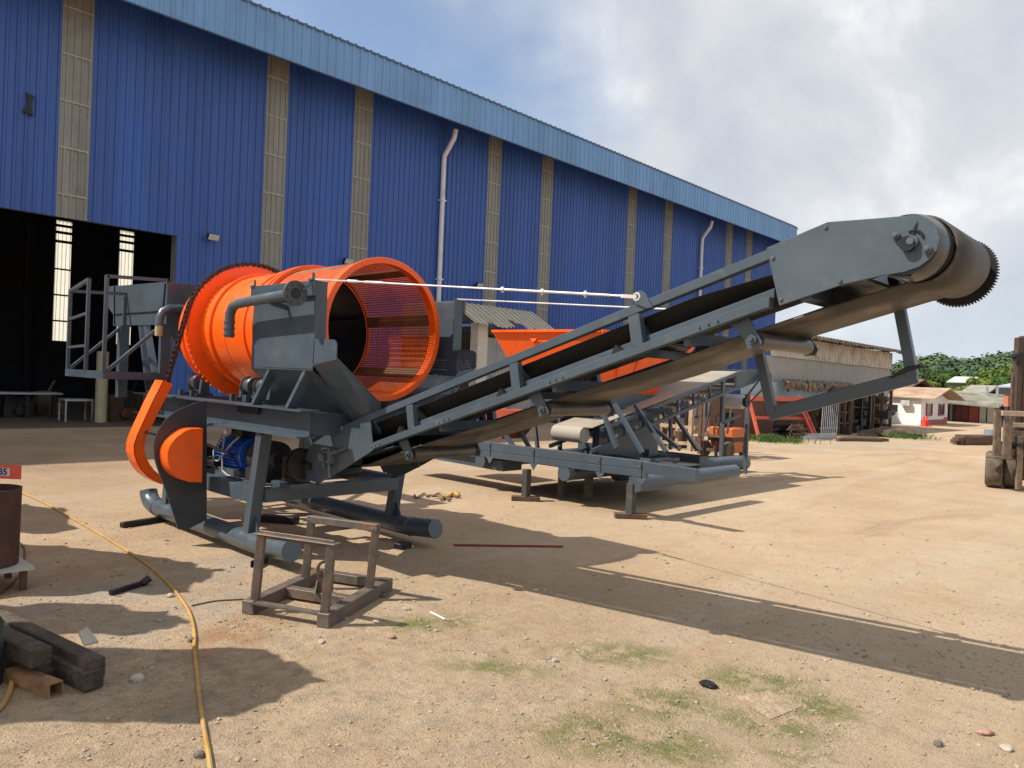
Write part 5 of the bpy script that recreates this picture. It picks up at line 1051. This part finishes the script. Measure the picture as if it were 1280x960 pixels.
a = MB(); p = PZ(-34, 858); a.lathe(p, (0, 0, 1), [(.0, .02), (.0, .12), (.30, .12), (.36, .08), (.38, .03)], 24); tag(a.build('green_cylinder', mat('dark_green_paint', (.015, .035, .035), .4), smooth=True), 'dark green round cylinder cut by the left edge', 'cylinder')
# ------------------------------------------------------------------ rusty drum with the numbered tag, left edge
dp_ = PY(20, 650, 1.40); dcx = PZ(-22, 705, .17)
rd = thing('rusty_drum', 'dark brown rusty steel drum on a low stand at the left edge', 'drum', (dcx.x, dcx.y, 0))
a = MB(); dc = V(dcx.x, dcx.y, 0); rr0 = (PZ(20, 705, .17)-PZ(-22, 705, .17)).length; zt0 = .17+95*((dc-C0).dot(FW))/FPX
a.lathe(dc, (0, 0, 1), [(.17, .02), (.17, rr0), (.19, rr0), (zt0-.02, rr0*1.02), (zt0, rr0*1.03), (zt0, rr0*.97), (.2, rr0*.96), (.2, .02)], 40); a.build('shell', mat('drum_rust', (.075, .035, .028), .8, .1, .3, 7, .08, 40, (.12, .06, .04), .4, 4), rd, smooth=True)
a = MB(); a.box(dc.x-.25, dc.x+.28, dc.y-.25, dc.y+.25, .15, .165); a.build('stand_top', mat('pale_plate', (.42, .40, .36), .7), rd)
for i in (-1, 1):
    for j in (-1, 1): a = MB(); a.box(dc.x+i*.2-.02, dc.x+i*.2+.02, dc.y+j*.2-.02, dc.y+j*.2+.02, 0, .15); a.build('leg', RUST, rd)
tg = thing('number_tag', 'red tag numbered 35 standing on the rusty drum', 'sign', (dc.x, dc.y, zt0))
tc_ = PZ(8, 592, zt0+.055); tc_ = V(dc.x, dc.y, zt0+.06)
dcz = (tc_-C0).dot(FW); tc_ = C0+ray(11, 590)/ray(11, 590).dot(FW)*dcz
a = MB(); a.bar(tc_-R0*.085, tc_+R0*.085, .008, .095, (0, 0, 1)); a.build('tag_plate', mat('tag_red', (.55, .075, .04), .6, 0, .15, 9), tg)
a = MB(); c2 = tc_-F0*.006-R0*.035; a.bar(c2-R0*.045, c2+R0*.045, .003, .055, (0, 0, 1)); a.build('number_panel', mat('tag_pale', (.55, .50, .52), .6), tg)
def text(s, loc, size, m_, name, parent):
    cu = bpy.data.curves.new(name, 'FONT'); cu.body = s; cu.size = size; cu.align_x = 'CENTER'; cu.align_y = 'CENTER'; cu.extrude = .001; cu.offset = size*.03
    tmp = bpy.data.objects.new(name, cu); COL.objects.link(tmp); bpy.context.view_layer.update()
    me = bpy.data.meshes.new_from_object(tmp.evaluated_get(bpy.context.evaluated_depsgraph_get())); bpy.data.objects.remove(tmp)
    M_ = Matrix((R0, UP, -F0)).transposed().to_4x4(); M_.translation = loc; me.transform(M_); me.materials.clear(); me.materials.append(m_)
    o = bpy.data.objects.new(name, me); COL.objects.link(o); o.parent = parent; o.matrix_parent_inverse = Matrix.Translation(-parent.location); return o
text('35', c2-F0*.003, .062, mat('ink', (.02, .015, .05), .6), 'number', tg)
# ------------------------------------------------------------------ forklifts
def wheel(c, r, w, ax, parent, name='wheel', dark=TYRE, hub=REDP):
    a = MB(); ax = V(*ax).normalized(); a.lathe(V(*c)-ax*w/2, ax, [(0, r*.55), (0, r*.86), (w*.12, r*.97), (w*.3, r), (w*.7, r), (w*.88, r*.97), (w, r*.86), (w, r*.55)], 32, close=True); wo = a.build(name, BLACK, parent)
    wo.name = name; wo.data.materials.clear(); wo.data.materials.append(dark)
    for p_ in wo.data.polygons: p_.use_smooth = True
    a = MB(); a.lathe(V(*c)-ax*w/2, ax, [(w*.1, .01), (w*.14, r*.30), (w*.05, r*.56), (w*.9, r*.56), (w*.8, r*.2), (w*.8, .01)], 24); a.build('rim', hub, wo, smooth=True); return wo
OLDO = mat('old_orange_paint', (.55, .12, .025), .6, 0, .2, 5, .04, 40, (.25, .12, .06), .45, 5)
fk = thing('orange_forklift', 'worn orange forklift parked beyond the pale belt conveyor, facing left', 'forklift', (-8.20, 15.75, 0))
FXr = -8.20                                         # right flank plane; it faces -Y
wheel((FXr-.06, 15.75, .30), .30, .22, (1, 0, 0), fk, hub=RUST); wheel((FXr-.98, 15.75, .30), .30, .22, (1, 0, 0), fk, hub=RUST); wheel((FXr-.10, 16.95, .22), .22, .18, (1, 0, 0), fk, hub=RUST); wheel((FXr-.90, 16.95, .22), .22, .18, (1, 0, 0), fk, hub=RUST)
a = MB(); a.box(FXr-.95, FXr-.02, 16.05, 16.75, .18, .62); a.build('chassis', OLDO, fk, bevel=.03)
a = MB(); a.box(FXr-.98, FXr, 15.95, 16.85, .70, 1.08); a.build('engine_cover', OLDO, fk, bevel=.05)
a = MB(); a.box(FXr-.95, FXr-.02, 16.88, 17.12, .45, 1.05); a.build('counterweight', OLDO, fk, bevel=.06)
a = MB(); a.box(FXr-.97, FXr-.01, 15.9, 17.0, .58, .72); a.build('side_band', BLACK, fk)
for x in (FXr-.06, FXr-.92):
    a = MB(); a.bar((x, 16.95, 1.0), (x, 16.95, 2.15), .06, .06, (1, 0, 0)); a.build('guard_post', mat('pale_grey_post', (.30, .32, .34), .6), fk)
    a = MB(); a.bar((x, 15.6, .9), (x, 15.95, 2.1), .06, .06, (1, 0, 0)); a.build('guard_post', BLACK, fk)
    a = MB(); a.bar((x-.05, 15.35, .1), (x-.05, 15.35, 2.3), .10, .12, (1, 0, 0)); a.build('mast_rail', RUST, fk)
a = MB(); a.box(FXr-.98, FXr, 15.9, 17.0, 2.12, 2.18); a.build('overhead_guard', BLACK, fk)
a = MB(); a.box(FXr-.7, FXr-.3, 16.1, 16.5, 1.08, 1.22); a.box(FXr-.7, FXr-.3, 16.5, 16.58, 1.2, 1.6); a.build('seat', BLACK, fk, bevel=.03)
a = MB(); a.path([(FXr-.5+.17*math.cos(t), 15.85, 1.4+.17*math.sin(t)) for t in [k*.524 for k in range(12)]], .015, 6, closed=True); a.tube((FXr-.5, 15.85, 1.4), (FXr-.5, 15.6, 1.0), .02); a.build('steering_wheel', BLACK, fk)
for x in (FXr-.25, FXr-.75): a = MB(); a.box(x-.05, x+.05, 14.3, 15.25, .06, .10); a.box(x-.05, x+.05, 15.2, 15.26, .06, .6); a.build('fork', BLACK, fk)
a = MB(); a.box(FXr-.98, FXr-.02, 15.27, 15.31, .25, .35); a.box(FXr-.98, FXr-.02, 15.27, 15.31, .75, .85); a.build('fork_carriage', RUST, fk)
fk.scale = (.64, .64, .64)
# timber rack left of the forklift, full of rods
tr = thing('timber_rod_rack', 'pale timber post rack holding upright rusty rods, left of the orange forklift', 'rack', (-9.5, 17, 0))
PW = mat('light_brown_timber', (.40, .29, .19), .85, 0, .2, 6, .1, 30, (.2, .13, .08), .35, 5)  # posts and rails are light brown timber
for (x0_, y0_, x1_, y1_, Y, w) in ((868, 452, 862, 565, 16.6, .10), (881, 448, 876, 572, 16.4, .09), (830, 470, 826, 565, 17.2, .08), (848, 500, 846, 562, 17.0, .08)):
    a = MB(); a.bar(PY(x0_, y0_, Y), PY(x1_, y1_, Y), w, w, (1, 0, 0)); a.build('post', PW, tr)
for (x0_, y0_, x1_, y1_) in ((826, 531, 888, 537), (820, 552, 885, 556)):
    a = MB(); a.bar(PY(x0_, y0_, 16.8), PY(x1_, y1_, 16.8), .08, .08); a.build('rail', PW, tr)
a = MB(); r = random.Random(13)
for i in range(34): x = r.uniform(790, 876); Y = r.uniform(16.9, 18.5); h = r.uniform(-6, 30); a.tube(PY(x, 488+h, Y), PY(x+r.uniform(-5, 5), 560, Y), r.uniform(.02, .05), 6)
a.build('stored_rods', RUST, tr)
a = MB(); r = random.Random(14)
for i in range(10): p = PY(r.uniform(800, 870), 562, r.uniform(17, 18.5)); s_ = r.uniform(.1, .22); a.box(p.x-s_, p.x+s_, p.y-s_, p.y+s_, 0, s_*2.4)
a.build('stored_parts', mat('warm_parts', (.26, .15, .09), .9, 0, .5, 5), tr)
# right forklift: seen from its front, half out of the frame
def DP(x, y, dist): d = ray(x, y); return C0+d*(dist/d.dot(FW))
DD = (PZ(1255, 612)-C0).dot(FW)
rf_ = thing('rusty_forklift', 'rusty brown forklift with twin front tyres and timber planks, cut by the right edge', 'forklift', PZ(1275, 612))
RW = ray(1262, 590).cross(UP).normalized()
for x in (1242.5, 1264.5): c = DP(x, 590, DD+.3); c.z = .33; wheel(c, .33, .27, RW, rf_, hub=RUST)
for x in (1380, 1402): c = DP(x, 590, DD+.3); c.z = .33; wheel(c, .33, .27, RW, rf_, hub=RUST)
def rb(name, x0, y0, x1, y1, dist, w, h, m_, up=None, off=0): a = MB(); a.bar(DP(x0, y0, dist), DP(x1, y1, dist), h, w, up or F0); return a.build(name, m_, rf_, bevel=.006)
rb('timber_post', 1247.5, 512, 1245.5, 570, DD-.25, .05, .12, WOOD); rb('timber_post', 1260, 524, 1258, 574, DD-.3, .05, .14, WOOD); 
rb('timber_plank', 1252, 516.5, 1300, 518, DD-.33, .05, .09, mat('pale_timber', (.34, .27, .19), .9, 0, .2, 9)); rb('timber_plank', 1252, 531, 1300, 532, DD-.2, .05, .08, mat('pale_timber', (.34, .27, .19), .9)); rb("body_plate", 1268, 560, 1300, 562, DD+.05, .5, .06, mat("dark_machine", (.05, .04, .035), .8, 0, .4, 5)); rb('timber_plank', 1262, 543, 1300, 545, DD-.2, .06, .14, WOOD); rb('timber_plank', 1263, 566, 1300, 567, DD-.2, .06, .13, WOOD)
rb('timber_post', 1275, 545, 1273, 612, DD-.28, .05, .10, WOOD)
rb('step_plate', 1238, 572, 1266, 574, DD-.15, .25, .025, RUST)
rb('mast_rail', 1274, 422, 1268, 560, DD+.1, .12, .10, mat('mast_rust', (.075, .05, .04), .75, .2, .3, 6)); rb('mast_rail', 1281, 420, 1276, 600, DD+.2, .14, .12, RUST); rb('mast_rail', 1400, 430, 1396, 600, DD+.2, .14, .12, RUST); rb('mast_rail', 1266.5, 470, 1264, 560, DD+.12, .05, .06, RUST)
a = MB(); c = DP(1271, 447, DD+.05); a.tube(c-F0*.1, c, .09, 14); a.bar(DP(1269, 443, DD), DP(1277, 452, DD), .08, .1); a.build('chain_roller', BLACK, rf_, smooth=True)
a = MB(); a.bar(DP(1261, 495, DD+.5), DP(1261, 508, DD+.5), .12, .14, F0); b_ = a.build('side_lamp', mat('lamp_red_white', (.5, .18, .12), .5), rf_)
a = MB(); a.bar(DP(1261, 508, DD+.5), DP(1261, 520, DD+.5), .02, .02, F0); a.build('lamp_stalk', BLACK, rf_)
c = DP(1330, 575, DD+1.6); a = MB(); a.bar(c-R0*.75, c+R0*.75, 1.9, .5); a.build('chassis', mat('dark_machine', (.05, .04, .035), .8, 0, .4, 5), rf_, bevel=.03)
c = DP(1330, 545, DD+1.9); a = MB(); a.bar(c-R0*.6, c+R0*.6, 1.4, .5); a.build('engine_cover', RUST, rf_, bevel=.05)
rb('fork_carriage', 1262, 555, 1390, 558, DD-.1, .5, .06, BLACK)
for x in (1285, 1375): rb('guard_post', x, 470, x-2, 545, DD+.8, .07, .07, RUST)
a = MB(); c = DP(1330, 468, DD+1.4); a.bar(c-R0*.65, c+R0*.65, 1.4, .06); a.build('overhead_guard', RUST, rf_)
# ------------------------------------------------------------------ added sheets outside the left edge, cut to cast the shadows across the sand
lt = thing('shadow_caster_sheets', 'added sheets on posts outside the left edge, cut to cast the shadows on the sand', 'shadow caster', (-7.5, 0, 0))
ZS = 2.0
for pts_ in ([(-60, 628), (75, 634), (97, 661), (-70, 676)], [(-80, 690), (60, 682), (205, 697), (279, 714), (225, 741), (-80, 742)], [(-80, 757), (150, 756), (236, 776), (180, 792), (-80, 792)], [(-80, 812), (330, 812), (408, 852), (250, 905), (-80, 905)]):
    jag = []; rj = random.Random(len(pts_)+int(pts_[0][1]))
    for (x0_, y0_), (x1_, y1_) in zip(pts_, pts_[1:]+pts_[:1]):
        for k in range(9): jag.append((x0_+(x1_-x0_)*k/9+(rj.uniform(-9, 9) if k else 0), y0_+(y1_-y0_)*k/9+(rj.uniform(-3.5, 3.5) if k else 0)))
    a = MB(); a.prism([PZ(x, y)+V(-SA*ZS, -SB*ZS, ZS) for x, y in jag], (0, 0, .02)); a.build('overhead_sheet', RTIN, lt)  # each outline is its ground shadow moved back along the sun
for x, y in ((-40, 640), (20, 735), (20, 770), (150, 880), (0, 840), (20, 700)):
    p = PZ(x, y)+V(-SA*ZS, -SB*ZS, 0); a = MB(); a.tube(p, p+V(0, 0, ZS), .03, 8); a.build('post', RUST, lt)
for o in bpy.data.objects:
    if '_local' in o: del o['_local']
